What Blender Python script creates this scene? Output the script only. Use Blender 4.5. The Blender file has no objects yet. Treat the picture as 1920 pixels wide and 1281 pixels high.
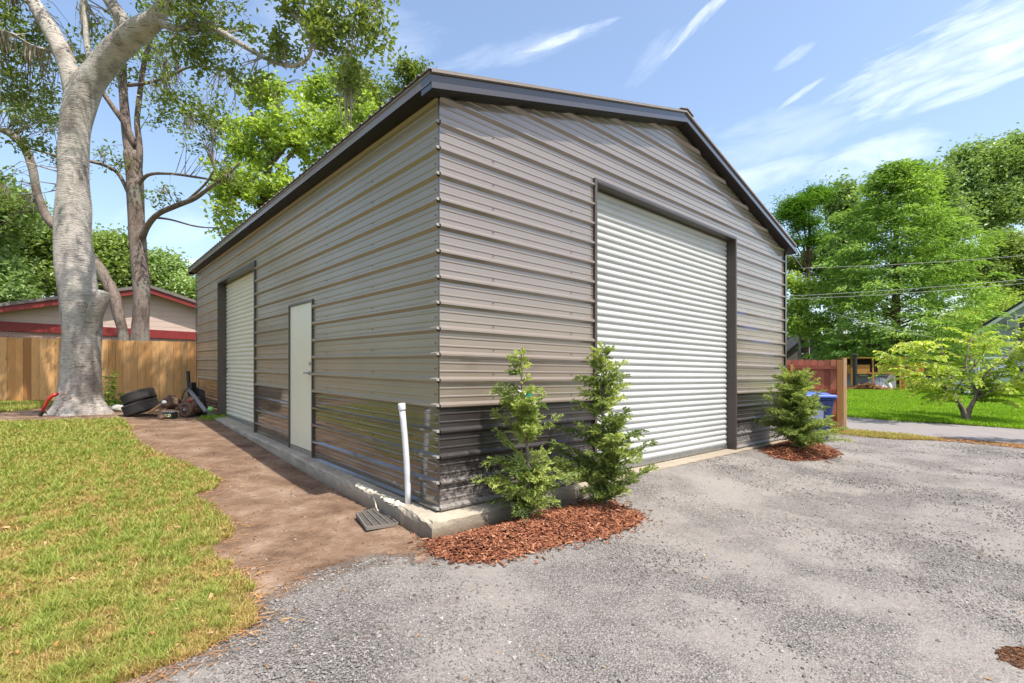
import bpy, math, random
import numpy as np
from mathutils import Vector

R = math.radians
rng = np.random.default_rng(7)
random.seed(7)
scene = bpy.context.scene
COL = scene.collection

# ------------------------------------------------------------------ camera
CAMZ = 1.44
FPX, CX, HY = 928.0, 960.0, 693.0        # focal length and horizon as read off the 1920 px photograph
cd = bpy.data.cameras.new('camera')
cd.sensor_width = 36.0
cd.lens = FPX / 1920.0 * 36.0
cd.shift_y = (HY - 640.5) / 1920.0
cd.clip_start = 0.05
cd.clip_end = 3000.0
cam = bpy.data.objects.new('camera', cd)
COL.objects.link(cam)
cam.location = (0, 0, CAMZ)
cam.rotation_euler = (R(90), 0, 0)
scene.camera = cam

# ------------------------------------------------------------------ sun, exposure
SUN_EL = 62.0
SDX, SDY = 0.752, -0.659                  # horizontal direction towards the sun
sd = bpy.data.lights.new('sun', 'SUN')
sd.energy = 3.8
sd.angle = R(0.53)
sd.color = (1.0, 0.955, 0.88)
sun = bpy.data.objects.new('sun', sd)
COL.objects.link(sun)
tow = Vector((SDX, SDY, math.hypot(SDX, SDY) * math.tan(R(SUN_EL)))).normalized()
sun.rotation_euler = tow.to_track_quat('Z', 'Y').to_euler()
sun.location = (20, -20, 40)

scene.view_settings.view_transform = 'Standard'
scene.view_settings.look = 'None'
scene.view_settings.exposure = 0.88
scene.view_settings.gamma = 1.0
scene.render.engine = 'CYCLES'
scene.cycles.max_bounces = 6
scene.cycles.diffuse_bounces = 3
scene.cycles.glossy_bounces = 3
scene.cycles.transmission_bounces = 3
scene.cycles.transparent_max_bounces = 8
scene.cycles.use_denoising = True
scene.cycles.sample_clamp_indirect = 6.0

# ------------------------------------------------------------------ world: sky with wisps of cirrus
world = bpy.data.worlds.new('World')
scene.world = world
world.use_nodes = True
wt = world.node_tree
wn, wl = wt.nodes, wt.links
wn.clear()
w_out = wn.new('ShaderNodeOutputWorld')
w_bg = wn.new('ShaderNodeBackground')
w_bg.inputs['Strength'].default_value = 0.15
sky = wn.new('ShaderNodeTexSky')
sky.sky_type = 'NISHITA'
sky.sun_disc = False
sky.sun_elevation = R(SUN_EL)
sky.sun_rotation = math.atan2(SDX, SDY)
sky.air_density = 1.1
sky.dust_density = 2.2
sky.ozone_density = 1.0
w_co = wn.new('ShaderNodeTexCoord')

def wmath(op, a, b=None, c=None, clamp=False):
    n = wn.new('ShaderNodeMath')
    n.operation = op
    n.use_clamp = clamp
    for i, v in enumerate((a, b, c)):
        if v is None:
            continue
        if isinstance(v, (int, float)):
            n.inputs[i].default_value = v
        else:
            wl.new(v, n.inputs[i])
    return n.outputs[0]

def wdot(vec):
    n = wn.new('ShaderNodeVectorMath')
    n.operation = 'DOT_PRODUCT'
    wl.new(w_co.outputs['Generated'], n.inputs[0])
    n.inputs[1].default_value = vec
    return n.outputs['Value']

def cloud(px, py, rx, ry, rot, strength, nscale=7.0, stretch=4.0, soft=1.0):
    """a wisp of cirrus about a direction of the sky; rx, ry are tangents of its half widths"""
    c = Vector(((px - CX) / FPX, 1.0, (HY - py) / FPX)).normalized()
    right = Vector((0, 0, 1)).cross(c).normalized() * -1
    up = right.cross(c).normalized()
    if up.z < 0:
        up = -up
    a = R(rot)
    ex = right * math.cos(a) + up * math.sin(a)
    ey = -right * math.sin(a) + up * math.cos(a)
    dc = wmath('MAXIMUM', wdot(c), 0.02)
    x = wmath('DIVIDE', wdot(ex), dc)
    y = wmath('DIVIDE', wdot(ey), dc)
    cmb = wn.new('ShaderNodeCombineXYZ')
    wl.new(wmath('MULTIPLY', x, nscale), cmb.inputs[0])
    wl.new(wmath('MULTIPLY', y, nscale * stretch), cmb.inputs[1])
    cmb.inputs[2].default_value = px * 0.013
    nz = wn.new('ShaderNodeTexNoise')
    nz.inputs['Scale'].default_value = 1.0
    nz.inputs['Detail'].default_value = 8.0
    nz.inputs['Roughness'].default_value = 0.62
    nz.inputs['Distortion'].default_value = 0.5
    wl.new(cmb.outputs[0], nz.inputs['Vector'])
    xx = wmath('DIVIDE', x, rx)
    yy = wmath('DIVIDE', y, ry)
    r2 = wmath('ADD', wmath('MULTIPLY', xx, xx), wmath('MULTIPLY', yy, yy))
    m = wmath('SUBTRACT', 1.0, r2)
    m = wmath('ADD', wmath('MULTIPLY', m, 0.75), wmath('MULTIPLY', wmath('SUBTRACT', nz.outputs['Fac'], 0.55), 2.6 * soft))
    m = wmath('MULTIPLY', m, strength, clamp=True)
    g = wmath('GREATER_THAN', wdot(c), 0.3)
    e = wmath('MULTIPLY', wmath('SUBTRACT', 1.6, r2), 1.2, clamp=True)
    return wmath('MULTIPLY', wmath('MULTIPLY', m, g), e)

def px_t(v):
    return v / FPX

total = None
for args in [
    (1050, 76, px_t(100), px_t(9), 14, 0.6, 12, 6),
    (950, 100, px_t(150), px_t(22), 12, 0.22, 7, 4),
    (1310, 40, px_t(85), px_t(9), 36, 0.6, 12, 6),
    (1240, 90, px_t(90), px_t(20), 38, 0.2, 7, 4),
    (1500, 176, px_t(50), px_t(5), 26, 0.5, 12, 5),
    (1490, 104, px_t(34), px_t(9), 22, 0.3, 10, 4),
    (1890, 62, px_t(200), px_t(56), 6, 0.62, 9, 5),
    (1760, 112, px_t(150), px_t(22), 6, 0.34, 9, 5),
    (1850, 156, px_t(120), px_t(11), 7, 0.5, 10, 6),
    (1620, 300, px_t(95), px_t(34), 2, 0.5, 9, 2.5),
    (1410, 330, px_t(110), px_t(30), 6, 0.38, 8, 3),
    (1440, 262, px_t(170), px_t(45), 6, 0.25, 6, 3),
    (350, 500, px_t(60), px_t(16), 5, 0.9, 8, 3),
    (330, 430, px_t(90), px_t(40), 5, 0.25, 6, 3),
    (730, 95, px_t(90), px_t(30), 10, 0.2, 7, 3),
    (620, 60, px_t(200), px_t(60), 8, 0.2, 6, 3),
]:
    o = cloud(*args)
    total = o if total is None else wmath('MAXIMUM', total, o)
tint = wn.new('ShaderNodeMix')
tint.data_type = 'RGBA'
tint.blend_type = 'MULTIPLY'
tint.inputs[0].default_value = 1.0
wl.new(sky.outputs['Color'], tint.inputs[6])
tint.inputs[7].default_value = (1.0, 1.0, 1.0, 1)
mixc = wn.new('ShaderNodeMix')
mixc.data_type = 'RGBA'
wl.new(wmath('MULTIPLY', total, 0.95, clamp=True), mixc.inputs[0])
wl.new(tint.outputs[2], mixc.inputs[6])
mixc.inputs[7].default_value = (5.6, 5.9, 6.4, 1)
wl.new(mixc.outputs[2], w_bg.inputs['Color'])
wl.new(w_bg.outputs[0], w_out.inputs['Surface'])

# ------------------------------------------------------------------ places
TH = math.atan2(0.6627, 0.749)            # heading of the garage's gable wall
U = np.array((math.cos(TH), math.sin(TH)))
V = np.array((-math.sin(TH), math.cos(TH)))
GO = np.array((-0.648, 4.39))             # the garage's near corner
SLOPE = -0.0155                           # the whole site falls gently to the right

def smooth(a, b, x):
    t = np.clip((np.asarray(x, float) - a) / (b - a), 0, 1)
    return t * t * (3 - 2 * t)

def gz(x, y):
    """height of the ground"""
    x = np.asarray(x, float); y = np.asarray(y, float)
    z = SLOPE * np.clip(x, -40, 40)
    rx, ry = x - GO[0], y - GO[1]
    u = rx * U[0] + ry * U[1]
    v = rx * V[0] + ry * V[1]
    z = z + 0.29 * smooth(0.0, 11.0, v) * (1 - smooth(0.2, 3.0, u))
    d = 0.7 * x + 0.714 * y - 19.9
    z = z + 0.027 * np.clip(d, 0, 26) * smooth(3, 9, x)
    z = z + 0.125 * smooth(1.5, 2.8, u) * (1 - smooth(7.6, 9.0, u)) * smooth(-1.5, -0.15, v)
    return z

def gzf(x, y):
    return float(gz(x, y))

def P(px, py, D):
    """the point at distance D along the view that the photograph shows at (px, py)"""
    return Vector(((px - CX) / FPX * D, D, CAMZ + (HY - py) / FPX * D))

def ground(px, py):
    D = 8.0
    for _ in range(60):
        z = gzf((px - CX) / FPX * D, D)
        D = 0.5 * D + 0.5 * min(max((CAMZ - z) * FPX / max(py - HY, 2.0), 0.5), 200)
    x = (px - CX) / FPX * D
    return Vector((x, D, gzf(x, D)))

def G(u, v, z):
    """garage coordinates to the world: u along the gable wall, v along the side wall"""
    x = GO[0] + u * U[0] + v * V[0]
    y = GO[1] + u * U[1] + v * V[1]
    return (x, y, z + SLOPE * x)

def vnoise(p, seed=0):
    """cheap smooth noise for numpy points (n,3) or (n,2), about -1..1"""
    p = np.asarray(p, float)
    out = np.zeros(len(p))
    r = np.random.default_rng(seed + 1000)
    amp = 1.0
    tot = 0
    for f in (1.0, 1.9, 3.7):
        for _ in range(3):
            k = r.normal(size=p.shape[1]) * f * 2.2
            out += amp * np.sin(p @ k + r.uniform(0, 6.28))
        tot += amp * 1.6
        amp *= 0.6
    return out / tot

def inside(poly, x, y):
    x = np.asarray(x); y = np.asarray(y)
    c = np.zeros(x.shape, bool)
    n = len(poly)
    j = n - 1
    for i in range(n):
        xi, yi = poly[i]; xj, yj = poly[j]
        if yi != yj:
            hit = ((yi > y) != (yj > y)) & (x < (xj - xi) * (y - yi) / (yj - yi) + xi)
            c ^= hit
        j = i
    return c

def edge_dist(poly, x, y):
    best = np.full(np.shape(x), 1e9)
    n = len(poly)
    for i in range(n):
        ax, ay = poly[i]; bx, by = poly[(i + 1) % n]
        dx, dy = bx - ax, by - ay
        L = dx * dx + dy * dy + 1e-9
        t = np.clip(((x - ax) * dx + (y - ay) * dy) / L, 0, 1)
        best = np.minimum(best, np.hypot(x - ax - t * dx, y - ay - t * dy))
    return best

# ------------------------------------------------------------------ objects
def root_loc(o):
    while o.parent is not None:
        o = o.parent
    return np.array(o.location)

def thing(name, label, cat, loc, group=None):
    o = bpy.data.objects.new(name, None)
    COL.objects.link(o)
    o.location = loc
    o.empty_display_size = 0.2
    o['label'] = label
    o['category'] = cat
    if group:
        o['group'] = group
    return o

def tag(o, label, cat, group=None, kind=None):
    if label:
        o['label'] = label
    if cat:
        o['category'] = cat
    if group:
        o['group'] = group
    if kind:
        o['kind'] = kind
    return o

def mesh_obj(name, verts, faces, mats, parent=None, smooth_shade=False, fmat=None, attr=None, loc=None):
    """link one mesh; verts are world coordinates"""
    verts = np.asarray(verts, float).reshape(-1, 3)
    if parent is not None:
        base = root_loc(parent)
    else:
        base = np.array(loc if loc is not None else (0, 0, 0), float)
    me = bpy.data.meshes.new(name)
    if isinstance(faces, np.ndarray):
        k = faces.shape[1]
        me.vertices.add(len(verts))
        me.vertices.foreach_set('co', (verts - base).astype(np.float32).ravel())
        me.loops.add(faces.size)
        me.loops.foreach_set('vertex_index', faces.astype(np.int32).ravel())
        me.polygons.add(len(faces))
        me.polygons.foreach_set('loop_start', np.arange(0, faces.size, k, dtype=np.int32))
        me.polygons.foreach_set('loop_total', np.full(len(faces), k, dtype=np.int32))
    else:
        me.from_pydata((verts - base).tolist(), [], faces)
    if not isinstance(mats, (list, tuple)):
        mats = [mats]
    for m in mats:
        me.materials.append(m)
    if fmat is not None:
        me.polygons.foreach_set('material_index', np.asarray(fmat, np.int32))
    me.polygons.foreach_set('use_smooth', np.full(len(me.polygons), bool(smooth_shade)))
    me.update(calc_edges=True)
    if attr is not None:
        for an, av in attr.items():
            a = me.attributes.new(an, 'FLOAT', 'POINT')
            a.data.foreach_set('value', np.asarray(av, np.float32))
    me.validate()
    o = bpy.data.objects.new(name, me)
    COL.objects.link(o)
    if parent is not None:
        o.parent = parent
    else:
        o.location = base
    return o

class MB:
    """collects shapes in world coordinates and links them as one mesh"""
    def __init__(s):
        s.v, s.f, s.m = [], [], []
    def add(s, verts, faces, m=0):
        k = len(s.v)
        s.v.extend([tuple(map(float, p)) for p in verts])
        s.f.extend([tuple(int(i) + k for i in f) for f in faces])
        s.m.extend([m] * len(faces))
        return s
    def hexa(s, p, m=0):
        """eight corners: four of the bottom, four of the top"""
        return s.add(p, [(0, 3, 2, 1), (4, 5, 6, 7), (0, 1, 5, 4), (1, 2, 6, 5), (2, 3, 7, 6), (3, 0, 4, 7)], m)
    def box(s, lo, hi, f=None, m=0):
        (x0, y0, z0), (x1, y1, z1) = lo, hi
        p = [(x0, y0, z0), (x1, y0, z0), (x1, y1, z0), (x0, y1, z0), (x0, y0, z1), (x1, y0, z1), (x1, y1, z1), (x0, y1, z1)]
        if f:
            p = [f(*q) for q in p]
        return s.hexa(p, m)
    def bar(s, a, b, w, h=None, up=(0, 0, 1), m=0):
        """a rectangular bar from a to b"""
        a, b = Vector(a), Vector(b)
        h = h or w
        d = (b - a).normalized()
        upv = Vector(up)
        if abs(d.dot(upv)) > 0.98:
            upv = Vector((1, 0, 0))
        x = d.cross(upv).normalized() * (w / 2)
        y = x.cross(d).normalized() * (h / 2)
        p = [a - x - y, a + x - y, a + x + y, a - x + y, b - x - y, b + x - y, b + x + y, b - x + y]
        return s.hexa(p, m)
    def tube(s, pts, rad, n=10, m=0, cap=True, wob=0.0, seed=0):
        pts = [Vector(p) for p in pts]
        if not isinstance(rad, (list, tuple, np.ndarray)):
            rad = [rad] * len(pts)
        k0 = len(s.v)
        t = (pts[1] - pts[0]).normalized()
        ref = Vector((1, 0, 0)) if abs(t.x) < 0.8 else Vector((0, 1, 0))
        x = (ref - t * ref.dot(t)).normalized()
        rr = random.Random(seed)
        ph = [rr.uniform(0, 6.28) for _ in range(6)]
        for i, p in enumerate(pts):
            if 0 < i < len(pts) - 1:
                t = (pts[i + 1] - pts[i - 1]).normalized()
            elif i:
                t = (pts[i] - pts[i - 1]).normalized()
            x = (x - t * x.dot(t)).normalized()
            y = t.cross(x)
            for j in range(n):
                a = 2 * math.pi * j / n
                r = rad[i]
                if wob:
                    r *= 1 + wob * (math.sin(2 * a + ph[0] + i * 0.35) * 0.5 + math.sin(3 * a + ph[1] - i * 0.23) * 0.35 + math.sin(5 * a + ph[2] + i * 0.5) * 0.2 + math.sin(i * 0.9 + ph[3]) * 0.3)
                q = p + (x * math.cos(a) + y * math.sin(a)) * r
                s.v.append(tuple(q))
        for i in range(len(pts) - 1):
            for j in range(n):
                a = k0 + i * n + j
                b = k0 + i * n + (j + 1) % n
                s.f.append((a, b, b + n, a + n)); s.m.append(m)
        if cap:
            s.f.append(tuple(k0 + j for j in reversed(range(n)))); s.m.append(m)
            e = k0 + (len(pts) - 1) * n
            s.f.append(tuple(e + j for j in range(n))); s.m.append(m)
        return s
    def lathe(s, c, prof, axis=(0, 0, 1), n=24, m=0, cap=True):
        """prof: (radius, height along the axis)"""
        c = Vector(c); ax = Vector(axis).normalized()
        pts = [c + ax * h for r, h in prof]
        ref = Vector((1, 0, 0)) if abs(ax.x) < 0.8 else Vector((0, 1, 0))
        x = (ref - ax * ref.dot(ax)).normalized(); y = ax.cross(x)
        k0 = len(s.v)
        for (r, h), p in zip(prof, pts):
            for j in range(n):
                a = 2 * math.pi * j / n
                s.v.append(tuple(p + (x * math.cos(a) + y * math.sin(a)) * r))
        for i in range(len(prof) - 1):
            for j in range(n):
                a = k0 + i * n + j; b = k0 + i * n + (j + 1) % n
                s.f.append((a, b, b + n, a + n)); s.m.append(m)
        if cap:
            s.f.append(tuple(k0 + j for j in reversed(range(n)))); s.m.append(m)
            e = k0 + (len(prof) - 1) * n
            s.f.append(tuple(e + j for j in range(n))); s.m.append(m)
        return s
    def build(s, name, mats, parent=None, smooth_shade=False, bevel=0.0, loc=None):
        o = mesh_obj(name, s.v, s.f, mats, parent, smooth_shade, s.m, loc=loc)
        if bevel:
            b = o.modifiers.new('bevel', 'BEVEL')
            b.width = bevel; b.segments = 2; b.limit_method = 'ANGLE'; b.angle_limit = R(35)
        return o

def spline(pts, per=6):
    """Catmull-Rom through points of any dimension"""
    p = np.asarray(pts, float)
    q = np.vstack([2 * p[0] - p[1], p, 2 * p[-1] - p[-2]])
    out = []
    for i in range(1, len(q) - 2):
        for k in range(per):
            t = k / per
            a, b, c, d = q[i - 1], q[i], q[i + 1], q[i + 2]
            out.append(0.5 * ((2 * b) + (c - a) * t + (2 * a - 5 * b + 4 * c - d) * t * t + (3 * b - a - 3 * c + d) * t ** 3))
    out.append(p[-1])
    return np.array(out)

# ------------------------------------------------------------------ materials
def C(h, k=1.0):
    h = h.lstrip('#')
    out = []
    for i in (0, 2, 4):
        c = int(h[i:i + 2], 16) / 255
        out.append((c / 12.92 if c <= 0.04045 else ((c + 0.055) / 1.055) ** 2.4) * k)
    return tuple(out)

class Mat:
    def __init__(s, name):
        s.mat = bpy.data.materials.new(name)
        s.mat.use_nodes = True
        s.t = s.mat.node_tree
        s.n, s.l = s.t.nodes, s.t.links
        s.bsdf = s.n['Principled BSDF']
        s._pos = None
    def pos(s):
        if s._pos is None:
            g = s.n.new('ShaderNodeNewGeometry')
            s._pos = g.outputs['Position']
        return s._pos
    def mapped(s, scale=(1, 1, 1), rot=(0, 0, 0), src=None):
        m = s.n.new('ShaderNodeMapping')
        m.inputs['Scale'].default_value = scale
        m.inputs['Rotation'].default_value = rot
        s.l.new(src or s.pos(), m.inputs['Vector'])
        return m.outputs[0]
    def noise(s, scale=5, detail=4, rough=0.55, vec=None, dist=0.0):
        n = s.n.new('ShaderNodeTexNoise')
        n.inputs['Scale'].default_value = scale
        n.inputs['Detail'].default_value = detail
        n.inputs['Roughness'].default_value = rough
        n.inputs['Distortion'].default_value = dist
        s.l.new(vec or s.pos(), n.inputs['Vector'])
        return n.outputs['Fac']
    def voro(s, scale=5, vec=None, feature='F1', out='Distance', rand=1.0):
        n = s.n.new('ShaderNodeTexVoronoi')
        n.feature = feature
        n.inputs['Scale'].default_value = scale
        n.inputs['Randomness'].default_value = rand
        s.l.new(vec or s.pos(), n.inputs['Vector'])
        return n.outputs[out]
    def ramp(s, fac, stops):
        n = s.n.new('ShaderNodeValToRGB')
        e = n.color_ramp.elements
        while len(e) < len(stops):
            e.new(0.5)
        for i, (p, c) in enumerate(stops):
            e[i].position = p
            e[i].color = (*c, 1) if len(c) == 3 else c
        s.l.new(fac, n.inputs[0])
        return n.outputs[0]
    def rng(s, fac, a, b, c=0.0, d=1.0):
        n = s.n.new('ShaderNodeMapRange')
        for i, v in enumerate((a, b, c, d)):
            n.inputs[i + 1].default_value = v
        s.l.new(fac, n.inputs[0])
        return n.outputs[0]
    def math(s, op, a, b=None, clamp=False):
        n = s.n.new('ShaderNodeMath')
        n.operation = op
        n.use_clamp = clamp
        for i, v in enumerate((a, b)):
            if v is None:
                continue
            if isinstance(v, (int, float)):
                n.inputs[i].default_value = v
            else:
                s.l.new(v, n.inputs[i])
        return n.outputs[0]
    def mix(s, fac, a, b, blend='MIX'):
        n = s.n.new('ShaderNodeMix')
        n.data_type = 'RGBA'
        n.blend_type = blend
        for i, v in ((0, fac), (6, a), (7, b)):
            if isinstance(v, (int, float)):
                n.inputs[i].default_value = v
            elif isinstance(v, tuple):
                n.inputs[i].default_value = (*v, 1)
            else:
                s.l.new(v, n.inputs[i])
        return n.outputs[2]
    def sep(s, axis, src=None):
        n = s.n.new('ShaderNodeSeparateXYZ')
        s.l.new(src or s.pos(), n.inputs[0])
        return n.outputs['XYZ'.index(axis)]
    def attr(s, name):
        n = s.n.new('ShaderNodeAttribute')
        n.attribute_name = name
        return n.outputs['Fac']
    def color(s, v):
        if isinstance(v, tuple):
            s.bsdf.inputs['Base Color'].default_value = (*v, 1)
        else:
            s.l.new(v, s.bsdf.inputs['Base Color'])
        return s
    def set(s, **k):
        names = dict(rough='Roughness', spec='Specular IOR Level', metal='Metallic', coat='Coat Weight', coat_rough='Coat Roughness', sub='Subsurface Weight')
        for a, v in k.items():
            i = s.bsdf.inputs[names[a]]
            if isinstance(v, (int, float)):
                i.default_value = v
            else:
                s.l.new(v, i)
        return s
    def bump(s, h, strength=0.5, dist=0.01):
        n = s.n.new('ShaderNodeBump')
        n.inputs['Strength'].default_value = strength
        n.inputs['Distance'].default_value = dist
        s.l.new(h, n.inputs['Height'])
        s.l.new(n.outputs[0], s.bsdf.inputs['Normal'])
        return s

def simple(name, c, c2=None, scale=6, rough=0.6, spec=0.4, bump=0.0, bscale=60, bdist=0.004, metal=0.0, coat=0.0, coat_rough=0.1, stretch=None):
    m = Mat(name)
    vec = m.mapped(stretch) if stretch else None
    if c2 is not None:
        m.color(m.ramp(m.noise(scale, 5, 0.6, vec), [(0.3, c), (0.7, c2)]))
    else:
        m.color(c)
    m.set(rough=rough, spec=spec, metal=metal, coat=coat, coat_rough=coat_rough)
    if bump:
        m.bump(m.noise(bscale, 4, 0.6, vec), bump, bdist)
    return m.mat

def leafy(name, stops, trans=0.35, rough=0.5, patch=None, spec=0.3, gain=1.0):
    """leaf material: colour by a per-leaf random number, some light let through"""
    m = Mat(name)
    f = m.attr('rnd')
    if patch:
        f = m.math('ADD', m.math('MULTIPLY', f, 0.6), m.math('MULTIPLY', m.noise(patch, 3, 0.6), 0.55))
        f = m.math('SUBTRACT', f, 0.08, True)
    stops = [(p, tuple(min(0.8, c * gain) for c in q)) for p, q in stops]
    col = m.ramp(f, stops)
    m.color(col)
    m.set(rough=rough, spec=spec)
    tr = m.n.new('ShaderNodeBsdfTranslucent')
    m.l.new(m.mix(1.0, col, (1.25, 1.3, 0.6), 'MULTIPLY'), tr.inputs['Color'])
    ms = m.n.new('ShaderNodeMixShader')
    ms.inputs[0].default_value = trans
    m.l.new(m.bsdf.outputs[0], ms.inputs[1])
    m.l.new(tr.outputs[0], ms.inputs[2])
    m.l.new(ms.outputs[0], m.n['Material Output'].inputs['Surface'])
    return m.mat

def siding(name, c, coat=0.6, coat_rough=0.12, rough=0.42, dirt=None):
    """painted steel sheet"""
    m = Mat(name)
    n = m.noise(1.3, 4, 0.6)
    col = m.mix(m.rng(n, 0.3, 0.7, 0.0, 0.35), c, tuple(x * 0.82 for x in c))
    fine = m.noise(90, 2, 0.5)
    col = m.mix(m.rng(fine, 0.3, 0.7, 0.0, 0.12), col, tuple(min(1, x * 1.35) for x in c))
    rg = m.rng(n, 0.3, 0.7, rough - 0.05, rough + 0.08)
    if dirt:
        z = m.sep('Z')
        streak = m.noise(1.0, 7, 0.78, m.mapped((22, 22, 26)))
        spots = m.voro(42, m.mapped((1.6, 1.6, 0.8)))
        lump = m.noise(2.6, 4, 0.6)
        h = m.rng(z, 0.16, 0.95, 1.0, 0.0)
        a = m.math('MULTIPLY', m.rng(m.math('ADD', streak, m.math('MULTIPLY', h, 0.34)), 0.68, 0.82), m.rng(h, 0.12, 0.75), True)
        b = m.math('MULTIPLY', m.rng(spots, 0.16, 0.05), m.rng(lump, 0.55, 0.62), True)
        f = m.math('MAXIMUM', a, m.math('MULTIPLY', b, 0.8))
        f = m.math('MULTIPLY', f, dirt)
        col = m.mix(f, col, C('#8d857f'))
        rg = m.math('ADD', rg, m.math('MULTIPLY', f, 0.4))
        m.set(coat=m.math('SUBTRACT', coat, m.math('MULTIPLY', f, coat)), coat_rough=coat_rough)
    else:
        m.set(coat=coat, coat_rough=coat_rough)
    m.color(col)
    m.set(rough=rg, spec=0.5)
    wave = m.noise(0.9, 2, 0.5, m.mapped((1, 1, 2.2)))
    m.bump(m.math('ADD', m.math('MULTIPLY', wave, 1.0), m.math('MULTIPLY', fine, 0.02)), 0.2, 0.02)
    return m.mat

M = {}
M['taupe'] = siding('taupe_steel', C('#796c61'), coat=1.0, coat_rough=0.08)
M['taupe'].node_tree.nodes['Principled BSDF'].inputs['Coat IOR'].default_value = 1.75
M['taupe_shaded'] = siding('taupe_steel_shaded', C('#90846f'), coat=0.4, coat_rough=0.15, rough=0.38)  # front steel's colour warmed and lightened to give its look in shade
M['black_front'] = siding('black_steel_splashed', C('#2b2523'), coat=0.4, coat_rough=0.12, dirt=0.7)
M['black_side'] = siding('black_steel_reflection_tint', C('#40372f'), coat=1.0, coat_rough=0.05, rough=0.3)  # base lightened to stand in for the lawn mirrored in the side panels
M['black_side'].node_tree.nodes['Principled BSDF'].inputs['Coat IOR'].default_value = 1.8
M['trim'] = simple('dark_bronze_trim', C('#352f2c'), C('#3b3431'), 3, rough=0.3, coat=0.8, coat_rough=0.06, spec=0.5)
M['roof'] = simple('roof_steel', C('#8a8078'), C('#7d746d'), 2, rough=0.4, coat=0.3, spec=0.5)
M['door_white'] = simple('white_roller_steel', C('#b2b2ad'), C('#a8a8a4'), 1.2, rough=0.4, coat=0.3, coat_rough=0.2)
M['door_cream_shade'] = simple('cream_paint_warm_shade', C('#e2dcc4'), C('#dad4bb'), 1.2, rough=0.4, coat=0.3, coat_rough=0.2)  # entry door's own cream; on the side roller door it paints warm shade
M['eave'] = simple('eave_brown_steel', C('#7c7066'), C('#857970'), 3, rough=0.4, coat=0.4, coat_rough=0.1)
M['rake_face'] = simple('glossy_black_trim', C('#0b0d12'), C('#0d1016'), 3, rough=0.2, coat=0.6, coat_rough=0.05)
M['frame'] = simple('brown_door_trim', C('#473e39'), C('#4f4640'), 3, rough=0.4, coat=0.3)
M['tab'] = simple('rib_end_sun_tint', C('#98938a'), rough=0.5)  # sun on the rib ends put into a pale colour
M['clod'] = leafy('dirt_clod', [(0.0, C('#4d3a2d')), (0.5, C('#7d6451')), (1.0, C('#a08a76'))], 0.0, 0.95)
M['soffit'] = simple('dark_soffit_steel', C('#1d1917'), C('#231f1c'), 3, rough=0.45, spec=0.3)
M['galv'] = simple('galvanised_steel', C('#b9b9b6'), C('#8f8f8c'), 30, rough=0.38, metal=0.85)
M['white_metal'] = simple('white_metal', C('#e4e2dc'), rough=0.4)

def concrete():
    m = Mat('concrete_slab')
    n = m.noise(3, 6, 0.65)
    f = m.noise(40, 4, 0.7)
    col = m.ramp(n, [(0.25, C('#958b7b')), (0.5, C('#aa9f8d')), (0.75, C('#bfb39e'))])
    col = m.mix(m.rng(f, 0.35, 0.7, 0, 0.4), col, C('#6f675d'))
    side = m.rng(m.sep('Z'), 0.03, 0.17, 0.95, 0.0)
    col = m.mix(m.math('MULTIPLY', side, m.rng(n, 0.3, 0.6, 0.6, 1.0)), col, C('#6b5a47'))
    m.color(col).set(rough=0.9, spec=0.2)
    m.bump(m.math('ADD', f, m.math('MULTIPLY', m.noise(9, 5, 0.6), 1.5)), 0.6, 0.01)
    return m.mat
M['concrete'] = concrete()

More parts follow.
